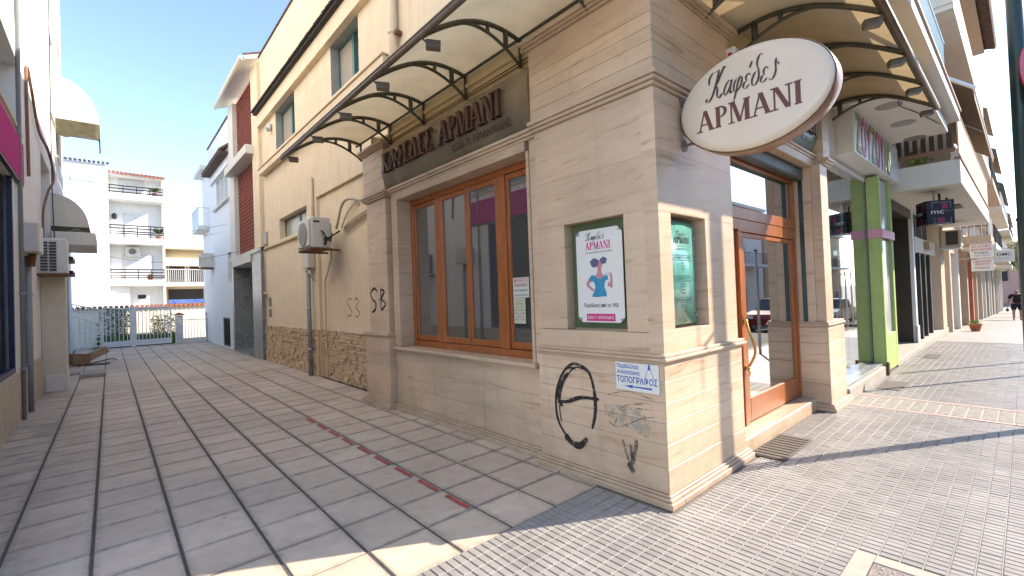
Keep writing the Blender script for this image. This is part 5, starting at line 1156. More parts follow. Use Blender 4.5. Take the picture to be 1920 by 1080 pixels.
dome('dome_awning', 'upper cream dome awning with scalloped edge on the left building', 16.6, 18.4, 7.35, 1.25, .95, AWNC, .45)
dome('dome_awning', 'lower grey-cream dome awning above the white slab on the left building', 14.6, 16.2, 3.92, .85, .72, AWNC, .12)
obj('canopy_slab', M().box(XL + .001, -3.5, 14.4, 16.6, 3.42, 3.76, .015), OFFW, LB)
EX = thing('side_annexe', 'low pale-blue annexe past the far end of the left building', 'building', (-4.5, 22, 0)); obj('wall', M().box(-8, -4.42, 19.41, 24.4, 0, 4.6), plain('pale_blue_wall', (.50, .58, .63), .85), EX)
for z in (3.0, 3.5, 4.0): obj('shutter_slat', M().box(-4.419, -4.2, 20.4, 22, z, z + .15), DARK, EX)
tag(obj('downpipe', M().tube([(-4.33, 19.8, 0), (-4.33, 19.8, 3.6)], .05, 8), plain('blue_pipe', (.33, .40, .45), .5)), 'pale blue pipe at the corner of the annexe', 'pipe')
# cardboard and slabs lying by the wall
CBX = thing('cardboard_pile', 'flattened brown cardboard boxes leaning by the far left wall', 'cardboard', (-4.0, 18.2, 0))
def slab(m, c, size, rz, rxx):
    mt = Matrix.Translation(c) @ Matrix.Rotation(rz, 4, 'Z') @ Matrix.Rotation(rxx, 4, 'Y'); q = M().box(-size[0] / 2, size[0] / 2, -size[1] / 2, size[1] / 2, -size[2] / 2, size[2] / 2); m.add([mt @ Vector(v) for v in q.v], q.f)
for c_, s_, a, b, mt in (((-4.02, 17.9, .19), (.42, .42, .34), .5, .12, CARD), ((-3.62, 18.1, .30), (.62, .22, .22), .45, -.42, plain('cardboard_pale', (.42, .29, .18), .85, var=.1)), ((-4.1, 18.9, .10), (.5, .8, .12), .1, .0, CARD), ((-3.55, 17.5, .02), (.5, .35, .02), -.3, .0, plain('cardboard_dark', (.15, .09, .055), .9))): m = M(); slab(m, c_, s_, a, b); obj('flattened_box', m, mt, CBX)
m = M(); m.tube([(-3.9, 17.3, .04), (-3.2, 18.3, .10), (-3.1, 18.5, .03)], .018, 5); m.tube([(-4.0, 17.2, .02), (-3.3, 17.9, .12)], .015, 5); obj('stick', m, RUST, CBX)
tag(obj('drain_grate', M().box(-4.28, -3.75, 15.0, 15.6, .0, .012), BLACK), 'dark drain grate by the left wall', 'grate')
tag(obj('loose_slab', M().box(-3.85, -3.35, 13.9, 14.7, .0, .10, .01), CONC), 'loose concrete slab lying near the left wall', 'slab')

# ================================================================== ALONG THE STREET: BOUTIQUE NEXT DOOR
BO = thing('boutique_building', 'building next door with a lime green shop portal and a blue-railed balcony', 'building', (7, .2, 0))
kb = lambda name, *a, mat=OFFW, c=0.0: obj(name, M().box(*a, c=c), mat, BO)
kb('window_step', 4.725, 7.38, -.17, .5, -.01, .17, mat=CONCL, c=.01)
kb('window_step', 4.725, 7.36, -.12, .5, .172, .21, mat=MARB, c=.004)
for x in (4.74, 5.62, 6.5): pass
kb('window_frame', 4.73, 4.79, .02, .07, .212, 3.65, mat=WMET); kb('window_frame', 7.34, 7.38, .03, .06, .212, 3.65, mat=plain('taupe_frame', (.25, .22, .19), .5)); kb('window_frame', 4.79, 7.34, .02, .07, 3.58, 3.65, mat=WMET)
pn = kb('window_pane', 4.79, 5.74, .04, .05, .212, 3.58, mat=GLS); pn = kb('window_pane', 5.75, 7.34, .04, .05, .212, 3.58, mat=GLS)
m = M(); m.tube([(5.55, .0, 1.0), (5.55, .0, 1.9)], .012, 8); m.tube([(5.90, .0, 1.0), (5.90, .0, 1.9)], .012, 8)
for z in (1.05, 1.85): m.tube([(5.55, .0, z), (5.55, .04, z)], .012, 6); m.tube([(5.9, .0, z), (5.9, .04, z)], .012, 6)
obj('door_handle', m, METAL, BO, True)
kb('display_wall', 5.4, 5.45, .5, 2.2, .21, 3.6, mat=BEIGEI); kb('display_wall', 7.39, 7.44, .061, 2.5, .21, 3.6, mat=plain('taupe_display', (.34, .27, .19), .7)); kb('display_floor', 4.75, 7.38, .5, 3, .15, .211, mat=CONCL); kb('display_back', 4.7, 7.38, 2.6, 2.7, .2, 3.6, mat=plain('display_back', (.30, .27, .24), .8))
m = M()
for k in range(16): x = 4.85 + k * .035; m.add([(x, .30 + .02 * math.sin(k * 2), .25), (x + .035, .30 + .02 * math.sin((k + 1) * 2), .25), (x + .035 - .12, .30, 3.5), (x - .12, .30, 3.5)], [(0, 1, 2, 3)])
obj('sheer_curtain', m, sheet('sheer_cloth', (.80, .85, .88), .5, .35), BO)
for (a, b, z) in ((5.95, 6.3, 1.6), (6.1, 6.5, 2.3), (5.9, 6.25, .9)): kb('hanging_garment', a, b, .7, .78, z, z + .7, mat=plain('garment_blue', (.10, .30, .45), .8, var=.5, scale=5), c=.03)
# lime portal
kb('portal_side', 7.385, 7.44, -.15, .02, .0, 3.66, mat=LIME); 
kb('portal_stile', 7.385, 7.50, -.172, -.152, .05, 3.66, mat=LIME); kb('portal_stile', 8.38, 8.52, -.172, -.10, .05, 3.66, mat=LIME); kb('portal_base', 7.502, 8.378, -.17, -.10, .05, .72, mat=LIME, c=.004)
kb('portal_jamb', 8.36, 8.42, -.098, .3, .05, 3.66, mat=LIME); kb('vitrine_pane', 7.50, 8.36, -.12, -.112, .722, 3.66, mat=plain('vitrine_grey', (.45, .45, .46), .2)); kb('pink_band', 7.37, 8.54, -.20, -.174, 2.52, 2.68, mat=PINKL, c=.004); kb('pink_band', 7.36, 7.382, -.174, .018, 2.52, 2.68, mat=PINKL)
kb('drain_stub', 7.30, 7.40, -.21, -.175, .0, .24, mat=RUST, c=.01)
kb('back_wall', 4.72, 9.0, .9, 1.0, 0, 3.66) if False else None
kb('lintel', 4.43, 9.3, .02, .40, 3.66, 3.70); kb('sign_box', 5.30, 9.25, -.25, .30, 3.702, 4.42, mat=PWHITE, c=.006); kb('wall', 4.43, 5.295, -.02, .40, 3.702, 4.42); kb('inner_wall', 7.45, 9.0, .32, .4, 0, 3.65, mat=DBROWN)
kb('ceiling_panel', 5.2, 8.42, -1.05, .6, 4.422, 4.56, mat=SOFF, c=.005)
for x in (5.83, 7.04, 8.3): obj('recessed_light', M().lathe([(.17, 0), (.17, .006), (.13, .006)], (x, -.60, 4.413), 24), plain('light_ring', (.40, .36, .32), .3, metal=.4), BO)
obj('ceiling_cable', M().tube(catmull([(5.2, -.9, 4.41), (5.8, -.72, 4.395), (6.6, -.85, 4.41), (7.6, -1.02, 4.40)], 5), .006, 4), CB, BO)
ZS = thing('boutique_sign', 'row of lime and magenta capitals on the white sign box of the boutique', 'sign', (6.8, -.26, 4)); x = 5.42
for i, ch in enumerate('ΖΟΥΖΟΥΛΙ'):
    wd = .33 if ch != 'Ι' else .16; mt = LIME if ch in 'ΖΛΙ' else PINK
    for kk, (mm, off, e) in enumerate(((plain('letter_shadow', (.10, .02, .04), .6), .03, .002), (mt, 0, .006))): text('letter', ch, (x + off, -.2515, 3.76 - off * .4), SU, AV, .58, mm, ZS, width=wd - .02, bold=.02, ext=e)
    x += wd + .02
kb('balcony_slab', 1.9, 8.7, -1.2, .40, 4.65, 4.82, mat=SOFF, c=.008); kb('slab_trim', 1.88, 8.72, -1.225, -1.10, 4.822, 4.85, mat=plain('pinkish_trim', (.48, .38, .34), .7))
m = M()
for k in range(70): x = 1.95 + k * .07; m.box(x, x + .014, -1.17, -1.156, 4.85, 5.46)
for k in range(18): m.box(6.80, 6.814, -1.15 + k * .07, -1.136 + k * .07, 4.85, 5.46)
m.tube([(1.95, -1.163, 5.48), (6.81, -1.163, 5.48), (6.81, .15, 5.48)], .022, 6); m.tube([(1.95, -1.163, 4.90), (6.81, -1.163, 4.90)], .014, 6); obj('balcony_railing', m, BLUER, BO, kind='stuff')
kb('upper_wall', 5.31, 8.9, .40, .7, 3.7, 9.3, mat=OFFW); kb('roof', 5.3, 8.9, -.0, 7, 9.3, 9.5, mat=CONC)
# ================================================================== BLACK SHOP AND THE BIG BALCONY
ME = thing('shop_building', 'beige building with a dark clothes shop, brown awning and long white balcony', 'building', (14, .2, 0))
kme = lambda name, *a, mat=OFFW, c=0.0: obj(name, M().box(*a, c=c), mat, ME)
TAN = plain('tan_wall', (.52, .40, .28), .8, var=.06, dirt=.2)
kme('step', 8.45, 12.3, -.17, 1.6, 0, .12, mat=CONCL, c=.01); kme('step', 12.3, 17.4, -.17, .3, -.06, .13, mat=CONCL, c=.01)
kme('recess_wall', 12.2, 12.32, .06, 1.6, .12, 3.53, mat=DBROWN); kme('recess_back', 9.0, 12.2, 1.5, 1.6, .12, 3.53, mat=DARK); kme('recess_side', 8.56, 8.7, .3, 1.5, .12, 3.53, mat=DBROWN); kme('recess_lintel', 8.56, 12.2, .0, 1.6, 3.30, 3.52, mat=DBROWN)
kme('white_post', 12.2, 12.42, -.02, .055, .0, 3.52, mat=WMET); kme('white_post', 12.1, 12.4, -.05, -.025, .0, .55, mat=WMET)
for x in (13.1, 14.0, 15.0): kme('black_post', x, x + .16, -.03, .05, .13, 2.45, mat=BLACK)
for x in (12.5, 13.3, 14.2, 15.2): kme('shop_pane', x, x + .6, .10, .11, .13, 2.45, mat=plain('dark_glass', (.02, .022, .026), .12))
for x in (14.2, 15.2):
    for k in range(12): kme('shutter_slat', x, x + .72, .05, .09, .15 + k * .1, .15 + k * .1 + .085, mat=plain('slat_grey', (.25, .26, .27), .4, metal=.4))
kme('shop_lintel', 12.42, 16.4, -.04, .1, 2.46, 2.85, mat=OFFW); kme('lamp_box', 13.9, 14.6, -.16, -.042, 2.58, 2.78, mat=plain('lamp_wood', (.38, .22, .12), .5), c=.01)
for x in (12.5, 13.5, 14.6): kme('upper_pane', x, x + .85, .05, .06, 2.86, 3.5, mat=DARK)
kme('tan_pillar', 16.41, 17.4, -.14, .3, -.1, 3.52, mat=TAN); kme('tan_pillar', 17.6, 18.1, -.08, .3, -.2, 3.52, mat=OFFW)
kme('wall', 8.8, 19, .31, .6, 3.53, 9.5, mat=TAN)
kme('balcony_slab', 8.9, 19, -1.16, .4, 3.53, 4.0, mat=OFFW, c=.01); kme('slab_trim', 8.88, 19.02, -1.18, -1.08, 4.002, 4.04, mat=plain('rusty_trim', (.30, .17, .12), .7))
for k in range(11): y = -1.06 + k * .125; kme('fence_board', 8.93, 8.96, y, y + .075, 4.22, 4.82, mat=DBROWN)
kme('fence_rail', 8.90, 8.925, -1.1, .3, 4.15, 4.23, mat=plain('brown_rail', (.22, .12, .07), .6)); kme('fence_cloth', 9.4, 9.42, -1.0, .3, 4.05, 4.9, mat=TAN)
kme('railing_cloth', 8.95, 19, -1.15, -1.13, 4.12, 4.9, mat=plain('beige_cloth', (.46, .36, .27), .8, var=.08)); obj('railing_top', M().tube([(8.95, -1.14, 4.93), (19, -1.14, 4.93)], .025, 6), plain('rail_tan', (.42, .28, .2), .6), ME)
plant('balcony_plant', 'small green plant behind the white balcony edge over the shop entrance', 'potted plant', 9.15, -.55, 4.0, .30, .25, 160, LEAFL, stem=False, lsz=.07)
for (x, y) in ((10.0, -.75), (10.8, -.8)):
    m = M(); m.box(x - .02, x + .02, y - .02, y + .02, 3.36, 3.529); m.box(x - .04, x + .04, y - .2, y + .2, 3.33, 3.358); obj('ceiling_fixture', m, BLACK, ME)
obj('ceiling_lamp', M().lathe([(.14, 0), (.06, .12)], (12.4, -.85, 3.41), 12), METAL, ME)
kme('upper_slab', 9.4, 19, -1.15, .4, 7.1, 7.35, mat=OFFW); kme('upper_parapet', 9.4, 19, -1.15, -1.08, 7.352, 7.9, mat=plain('pink_parapet', (.58, .42, .36), .8)); kme('upper_parapet', 9.35, 9.399, -1.15, .3, 7.2, 7.9, mat=OFFW)
m = M(); x0, x1 = 10.2, 18.5; m.add([(x0, .28, 6.95), (x1, .28, 6.95), (x1, -1.34, 5.60), (x0, -1.34, 5.60), (x1, -1.34, 5.42), (x0, -1.34, 5.42)], [(0, 1, 2, 3), (3, 2, 4, 5)]); obj('awning_cloth', m, AWN, ME)
m = M(); m.tube([(x0, .2, 7.0), (x0, -1.36, 5.64)], .035, 6); m.tube([(x0, -1.34, 5.6), (x1, -1.34, 5.6)], .02, 6); m.tube([(x0 + 4, .2, 6.86), (x0 + 4, -1.34, 5.56)], .02, 5)
obj('awning_arm', m, WMET, ME)
kme('roof_soffit', 8.7, 19.6, -1.24, .6, 9.5, 9.62, mat=plain('soffit_tan', (.44, .33, .25), .8, var=.08)); 
for k in range(64): x = 8.75 + k * .17; obj('eave_tile', M().tube([(x, -1.52, 9.56), (x, -1.0, 9.74)], .075, 6), TILED, ME)
kme('eave_board', 8.7, 19.6, -1.46, -1.242, 9.60, 9.64, mat=DBROWN)
MS = thing('cube_sign', 'black cube sign with white letters mc hanging from the balcony soffit', 'sign', (9.4, -.7, 2.8))
kk_ = lambda name, *a, mat=BLACK: obj(name, M().box(*a), mat, MS)
cx_, cy_ = 9.45, -.72; rot = R(28)
def rbox(m, x0, x1, y0, y1, z0, z1):
    q = M().box(x0, x1, y0, y1, z0, z1); cr_, sr_ = math.cos(rot), math.sin(rot); m.add([(cx_ + v[0] * cr_ - v[1] * sr_, cy_ + v[0] * sr_ + v[1] * cr_, v[2]) for v in q.v], q.f); return m
NAVY = plain('navy_sign', (.012, .016, .028), .2)
obj('cube', rbox(M(), -.22, .22, -.22, .22, 2.82, 3.30), NAVY, MS); obj('rod', M().tube([(cx_, cy_, 3.30), (cx_, cy_, 3.53)], .02, 8), METAL, MS)
u1 = Vector((math.sin(rot), -math.cos(rot), 0)); n1 = Vector((-math.cos(rot), -math.sin(rot), 0))
for U__, N__ in ((Vector((math.sin(rot), -math.cos(rot), 0)), Vector((-math.cos(rot), -math.sin(rot), 0))), (Vector((-math.cos(rot), -math.sin(rot), 0)), Vector((-math.sin(rot), math.cos(rot), 0)))):
    O_ = Vector((cx_, cy_, 0)) + N__ * .2215
    text('letter', 'mc', tuple(O_ - U__ * .15 + Vector((0, 0, 3.03))), tuple(U__), AV, .10, PWHITE, MS, width=.20, ext=.001)
    for (a, b, c_, d, mt) in ((.02, .12, 3.12, 3.24, plain('wine_print', (.22, .01, .08), .3)), (-.06, .06, 2.86, 2.95, MATS['wine_print'])):
        obj('printed_square', M().add([tuple(O_ + U__ * p + N__ * .001 + Vector((0, 0, q))) for p, q in ((a, c_), (b, c_), (b, d), (a, d))], [(0, 1, 2, 3)]), mt, MS)
    m = M()
    for (a, b, c_, d) in ((-.13, .16, 3.255, 3.262), (-.13, .16, 2.84, 2.847), (-.136, -.13, 3.14, 3.262), (.16, .166, 3.14, 3.262), (-.10, -.094, 2.84, 2.95), (.16, .166, 2.84, 2.95), (.06, .2, 3.075, 3.08)): m.add([tuple(O_ + U__ * p + N__ * .002 + Vector((0, 0, q))) for p, q in ((a, c_), (b, c_), (b, d), (a, d))], [(0, 1, 2, 3)])
    obj('printed_line', m, plain('grey_line', (.3, .35, .38), .4), MS, kind='stuff')
# ================================================================== FURTHER SHOPS
SH = [('beige building with a white roller shutter beyond the dark clothes shop', 19.05, 26, TAN), ('tan building with coral pillars behind the red-lettered signs', 26.02, 36, plain('far_tan', (.50, .36, .26), .8)), ('pale building with shuttered shops near the far end of the street', 36.02, 52, plain('far_pale', (.58, .50, .40), .8)), ('last cream building of the row at the far end of the street', 52.02, 72, plain('far_cream2', (.60, .54, .46), .8))]
for si, (lb, xa_, xb_, mt) in enumerate(SH):
    bb = thing('shop_building', lb, 'building', ((xa_ + xb_) / 2, .3, gz(xa_))); zb = gz(xb_) - .2; z1 = 3.2 + gz(xa_) * .6
    obj('wall', M().box(xa_, xb_, .25, 6, zb, 9.2 - si * .6), mt, bb); x = xa_ + .2; k = 0
    while x < xb_ - 1.2:
        w_ = 2.9 if si < 2 else 3.6
        obj('pillar', M().box(x, x + .45, -.12, .249, zb, z1, .01), ORANGE if (si == 1 and k == 1) else OFFW if k % 2 else mt, bb)
        if (k + si) % 2 == 0:
            sh = obj('roller_shutter', M().box(x + .46, x + w_, .10, .14, zb, z1 - .4), SHUT, bb)
            for q in range(14): obj('shutter_slat', M().box(x + .47, x + w_ - .01, .08, .099, gz(x) + .1 + q * .18, gz(x) + .1 + q * .18 + .14), SHUT, sh) if si < 2 else None
        else: obj('shop_pane', M().box(x + .46, x + w_, .18, .2, zb, z1 - .4), plain('dark_glass2', (.03, .032, .035), .15), bb)
        obj('shop_lintel', M().box(x + .455, x + w_, -.05, .2, z1 - .38, z1), mt, bb); x += w_ + .02; k += 1
    for lv in range(2):
        z = z1 + .02 + lv * 2.9; yo_ = -1.05 - .04 * si; xs_ = xa_ + (4.0 if si == 0 and lv == 0 else .2)
        obj('balcony_slab', M().box(xs_, xb_ - .3, yo_, .249, z, z + .32, .01), OFFW if (si + lv) % 2 else mt, bb)
        rl = M(); rl.tube([(xs_, yo_ + .04, z + 1.1), (xb_ - .3, yo_ + .04, z + 1.1)], .02, 5)
        q = xs_
        while q < xb_ - .4: rl.box(q, q + .02, yo_ + .03, yo_ + .05, z + .32, z + 1.1); q += .22
        for j in range(6): rl.box(xs_, xs_ + .02, yo_ + .05 + j * .2, yo_ + .07 + j * .2, z + .32, z + 1.1)
        rl.tube([(xs_ + .01, yo_ + .04, z + 1.1), (xs_ + .01, .24, z + 1.1)], .02, 5); obj('balcony_railing', rl, BLACK if si % 2 else WMET, bb, kind='stuff')
    aw = M(); za = z1 + 5.6; aw.add([(xa_ + 1, .2, za), (xb_ - 1, .2, za), (xb_ - 1, -1.22, za - 1.0), (xa_ + 1, -1.22, za - 1.0)], [(0, 1, 2, 3)]); obj('awning_cloth', aw, AWN if si != 2 else plain('dark_awning', (.05, .05, .06), .8), bb)
A5 = thing('air_conditioner', 'boxy brown air conditioner on the wall past the cube sign', 'air conditioner', (16.6, -.4, 2.8)); obj('casing', M().box(16.5, 17.3, -.62, -.15, 2.72, 3.25, .02), TAN, A5); obj('louvre', M().box(16.48, 16.499, -.56, -.28, 2.78, 3.2), DBROWN, A5); obj('bracket', M().box(16.5, 17.3, -.6, .1, 2.66, 2.718), METAL, A5)
def blade(name, lb, X_, ya, yb, za, zb, lines, base):
    s_ = thing(name, lb, 'sign', (X_, (ya + yb) / 2, za)); obj('panel', M().box(X_, X_ + .12, yb, ya, za, zb, .01), PWHITE, s_); obj('bracket', M().tube([(X_ + .06, .1, zb + .05), (X_ + .06, yb, zb + .05)], .015, 6), METAL, s_)
    for b_, zz, h, mt, w_ in lines: text('print_line', b_, (X_ - .002, (ya + yb) / 2, zz), AU, AV, h, mt, s_, width=w_, bold=.014, align='C', ext=.001)
    return s_
RIBB = plain('blade_black', (.03, .03, .03), .5)
blade('blade_sign', 'upper white blade sign with red Greek capitals over the pavement', 20.0, -.60, -1.18, 2.43, 2.92, (('ΕΡΓΑΣΤΗΡΙΟ', 2.80, .075, REDP, .48), ('ΚΕΝΤΗΜΑΤΩΝ', 2.69, .075, REDP, .50), ('ΒΙΛΙΚΑ', 2.58, .06, RIBB, .36), ('ΤΗΛ. 2310', 2.49, .035, RIBB, .38)), 0)
blade('blade_sign', 'lower white blade sign with pink-red lettering under the embroidery sign', 20.0, -.62, -1.18, 1.96, 2.38, (('ΕΠΙΔΙΟΡΘΩΣΕΙΣ', 2.27, .055, REDP, .46), ('ΕΝΔΥΜΑΤΩΝ', 2.18, .055, REDP, .36), ('Βασούλα', 2.04, .08, REDP, .36)), 0)
blade('blade_sign', 'white blade sign reading DMC beyond the red-lettered signs', 26.2, -1.02, -1.62, 2.38, 2.92, (('DMC', 2.66, .13, RIBB, .44), ('ΝΗΜΑΤΑ - ΚΕΝΤΗΜΑ', 2.52, .04, plain('teal_print', (.05, .3, .25), .5), .4)), 0)
# ================================================================== STREET FURNITURE
GP = thing('lamp_post', 'tall dark green lamp post at the right edge of the pavement', 'lamp post', (4.45, -1.935, 0))
obj('shaft', M().tube([(4.45, -1.935, 0), (4.45, -1.935, 8.5)], .072, 18, .066), GREENPOLE, GP, True); obj('base_plate', M().box(4.38, 4.52, -2.03, -1.90, 0, .02, .004), GREENPOLE, GP)
m = M().tube(catmull([(4.45, -1.935, 8.4), (4.45, -2.3, 8.9), (4.45, -3.2, 9.1)], 5), .04, 8); m.box(4.3, 4.6, -3.7, -3.1, 9.02, 9.14, .03); obj('lamp_arm', m, GREENPOLE, GP)
RS = thing('round_sign', 'round red road sign on the green lamp post', 'road sign', (4.66, -2.23, 4.0))
dn = Vector((-.49, -.87, 0)); dc = Vector((4.33, -2.10, 3.93)); obj('disc', M().tube([dc, dc + dn * .012], .33, 36), plain('sign_red', (.55, .012, .03), .35, var=.02), RS); obj('clamp', M().tube([dc - dn * .001, (4.43, -1.99, 3.93)], .02, 6), METAL, RS)
m = M(); dt = Vector((-.87, .49, 0)); m.add([dc + dn * .014 + dt * u + Vector((0, 0, v)) for u, v in ((-.22, -.05), (.22, -.05), (.22, .05), (-.22, .05))], [(0, 1, 2, 3)]); obj('white_bar', m, PWHITE, RS)
for (x, y, h, lb) in ((9.0, -2.12, 2.6, 'slim grey sign post by the kerb, nearer one'), (10.9, -2.15, 2.4, 'slim grey sign post by the kerb, farther one')):
    p = thing('sign_post', lb, 'post', (x, y, 0)); obj('post', M().tube([(x, y, 0), (x, y, h)], .035, 10), METAL, p, True); obj('post_cap', M().tube([(x, y, h), (x, y, h + .03)], .045, 10), BLACK, p)
GY = thing('utility_pole', 'pale grey concrete pole in the distance behind the walking person', 'pole', (42, -1.78, gz(42))); obj('pole', M().tube([(42, -1.78, gz(42)), (42, -1.78, 5.4)], .22, 12, .16), GREYPOLE, GY, True); obj('cap', M().box(41.8, 42.2, -1.98, -1.58, 5.4, 5.6, .03), DBROWN, GY)
PT = thing('flower_pot', 'terracotta pot on the pavement by the shop pillars', 'flower pot', (20.4, -.62, gz(20.4)))
obj('pot', M().lathe([(.11, 0), (.17, .22), (.19, .23), (.19, .28), (.165, .28), (.15, .25)], (20.4, -.62, gz(20.4)), 20), TERRA, PT, True); m = M()
for k in range(60): a = random.uniform(0, 6.28); r_ = random.uniform(0, .15); m.add([(20.4 + r_ * math.cos(a), -.62 + r_ * math.sin(a), gz(20.4) + .26), (20.4 + r_ * math.cos(a) + .03, -.62 + r_ * math.sin(a), gz(20.4) + .40), (20.4 + r_ * math.cos(a), -.6 + r_ * math.sin(a), gz(20.4) + .34)], [(0, 1, 2)])
obj('soil', M().lathe([(.0, 0), (.15, 0), (.15, .01)], (20.4, -.62, gz(20.4) + .25), 16), plain('soil', (.1, .07, .05), .9), PT); obj('seedlings', m, LEAFL, PT, kind='stuff')
for i, (a, b, c_, d, e) in enumerate(((5.9, 6.75, -.55, -.25, 'long drain grate in the pavement before the boutique window'), (10.1, 10.9, -.60, -.32, 'drain grate in the pavement before the dark recess'))):
    gr = thing('drain_grate', e, 'drain grate', ((a + b) / 2, (c_ + d) / 2, 0)); obj('frame', M().box(a, b, c_, d, -.004, .0045), plain('grate_dark', (.08, .07, .065), .7), gr)
    for k in range(10): x = a + .03 + (b - a - .06) * k / 10; obj('grate_bar', M().box(x, x + .04, c_ + .02, d - .02, .0046, .009), plain('grate_bar', (.24, .21, .18), .6), gr)
# far end of the street
FE = thing('far_building', 'pinkish building closing the far end of the street', 'building', (95, -4, gz(95))); obj('wall', M().box(92, 100, -9, 6, -3, 6.6), plain('pink_far', (.48, .28, .24), .8), FE); obj('chimney', M().box(92.5, 94, -3.4, -2.2, 6.6, 9.4), plain('purple_far', (.26, .15, .2), .8), FE)
for i in range(5): obj('window', M().box(91.9, 91.99, -8 + i * 2.6, -6.8 + i * 2.6, 1.2, 2.8), DARK, FE)
TR = thing('street_tree', 'lime green tree over the pavement at the far end of the street', 'tree', (60, -2.6, gz(60)))
m = M().tube([(60, -2.6, gz(60)), (60.1, -2.5, 1.2), (60.0, -2.4, 2.4)], .16, 8, .09)
for k in range(7): a = k * .9; m.tube([(60, -2.4, 2.0), (60 + 1.3 * math.cos(a), -2.4 + 1.3 * math.sin(a), 3.3 + .2 * k)], .06, 6, .02)
obj('trunk', m, plain('bark2', (.12, .09, .06), .9), TR); m = M()
for k in range(4200):
    a = random.uniform(0, 6.28); ph = random.uniform(-.8, 1.5); r_ = 1.9 * random.random() ** .4; lump = 1 + .25 * math.sin(3 * a + 2 * ph); p = Vector((60 + r_ * lump * math.cos(a) * math.cos(ph), -2.0 + 1.0 * r_ * lump * math.sin(a) * math.cos(ph), 3.4 + r_ * .9 * math.sin(ph))); d = Vector((random.uniform(-1, 1), random.uniform(-1, 1), random.uniform(-1, 1))).normalized() * .16; e = d.cross(Vector((0, .3, 1))).normalized() * .06
    m.add([p, p + d * .5 + e, p + d, p + d * .5 - e], [(0, 1, 2, 3)])
obj('crown', m, LEAFL, TR, kind='stuff')
# ================================================================== ACROSS THE ROAD (seen mirrored in the door glass)
for i, (xa_, xb_, h, mt, lb) in enumerate(((-16, 4, 7.5, WHITE, 'white two-storey house across the road, nearest'), (4.5, 20, 6.8, OFFW, 'off-white house across the road'), (20.5, 40, 8.2, WHITE, 'white apartment house with balconies across the road'), (40.5, 64, 7.2, TAN, 'tan house far across the road'))):
    h_ = thing('opposite_house', lb, 'building', ((xa_ + xb_) / 2, -16, gz(xa_))); obj('wall', M().box(xa_, xb_, -24, -13, gz(xb_) - .3, h), mt, h_)
    obj('roof_edge', M().box(xa_ - .2, xb_ + .2, -24.2, -12.6, h, h + .25), OFFW, h_)
    for z in (3.3,):
        obj('balcony_slab', M().box(xa_ + 1, xb_ - 1, -12.99, -11.9, z, z + .2), WHITE, h_); rl = M(); rl.tube([(xa_ + 1, -11.95, z + 1.1), (xb_ - 1, -11.95, z + 1.1)], .025, 5); q = xa_ + 1
        while q < xb_ - 1: rl.box(q, q + .025, -11.96, -11.94, z + .2, z + 1.1); q += .25
        obj('balcony_railing', rl, BLACK, h_, kind='stuff')
    x = xa_ + 1.5
    while x < xb_ - 2.5:
        for z0, z1 in ((gz(x) + .1, gz(x) + 2.5), (3.6, 5.7)): w_ = obj('window', M().box(x, x + 1.8, -12.99, -12.93, z0, z1), plain('house_frame', (.5, .5, .48), .5), h_); obj('pane', M().box(x + .1, x + 1.7, -12.929, -12.92, z0 + .1, z1 - .1), plain('house_pane', (.05, .06, .07), .1), w_)
        x += 3.1
def car(x, y, label, mat):
    c0 = thing('parked_car', label, 'car', (x, y, gz(x) - .14)); z = gz(x) - .14
    low = [(-2.05, .35), (-2.1, .62), (-1.95, .82), (-1.15, .95), (1.55, .97), (2.0, .88), (2.08, .5), (2.0, .32)]; cab = [(-1.1, .94), (-.45, 1.40), (.95, 1.43), (1.65, .97)]
    obj('body', M().prism(low, (x, y - .82, z), (1, 0, 0), (0, 0, 1), (0, 1.64, 0)), mat, c0); obj('cabin', M().prism(cab, (x, y - .70, z), (1, 0, 0), (0, 0, 1), (0, 1.40, 0)), plain('car_glass', (.03, .035, .04), .08), c0); obj('roof', M().box(x - .45, x + .95, y - .69, y + .69, z + 1.40, z + 1.455, .03), mat, c0)
    for sx in (-1.3, 1.3):
        for sy in (-.84, .70): wh = obj('wheel', M().tube([(x + sx, y + sy, z + .31), (x + sx, y + sy + .14, z + .31)], .31, 20), RUBBER, c0, False); obj('rim', M().tube([(x + sx, y + sy - .005, z + .31), (x + sx, y + sy + .145, z + .31)], .19, 14), METAL, wh)
    for sy in (-.6, .6): obj('headlight', M().box(x - 2.1, x - 2.02, y + sy - .16, y + sy + .16, z + .62, z + .76, .02), PWHITE, c0); obj('tail_light', M().box(x + 2.0, x + 2.07, y + sy - .14, y + sy + .14, z + .68, z + .84, .02), REDP, c0)
car(20, -5.2, 'dark red car parked across from the shop door', plain('car_red', (.25, .02, .02), .25)); car(27, -5.4, 'silver car parked behind the dark red one', plain('car_silver', (.5, .52, .54), .25, metal=.6)); car(14, -9.3, 'white car parked by the far kerb', plain('car_white', (.7, .7, .7), .3))

# ================================================================== PERSON WALKING
px_, py_, pz_ = 35.2, -1.52, gz(35.2)
PE = thing('person', 'bald person in black T-shirt and dark shorts walking towards us with a small black bag', 'person', (px_, py_, pz_))
def skin(name, verts, edges, radii, mat, root=0, sub=2):
    me = bpy.data.meshes.new(name); me.from_pydata([tuple(v) for v in verts], edges, []); me.materials.append(mat)
    o = bpy.data.objects.new(name, me); C.objects.link(o); o.parent = PE
    md = o.modifiers.new('skin', 'SKIN'); md.use_smooth_shade = True
    for i, r_ in enumerate(radii): me.skin_vertices[0].data[i].radius = (r_, r_) if not isinstance(r_, tuple) else r_; me.skin_vertices[0].data[i].use_root = (i == root)
    sd_ = o.modifiers.new('sub', 'SUBSURF'); sd_.levels = sub; sd_.render_levels = sub; return o
SK = plain('skin', (.42, .24, .17), .55, var=.06); TEE = plain('black_tshirt', (.012, .012, .014), .8, var=.2); SHO = plain('navy_shorts', (.012, .013, .03), .8, var=.2)
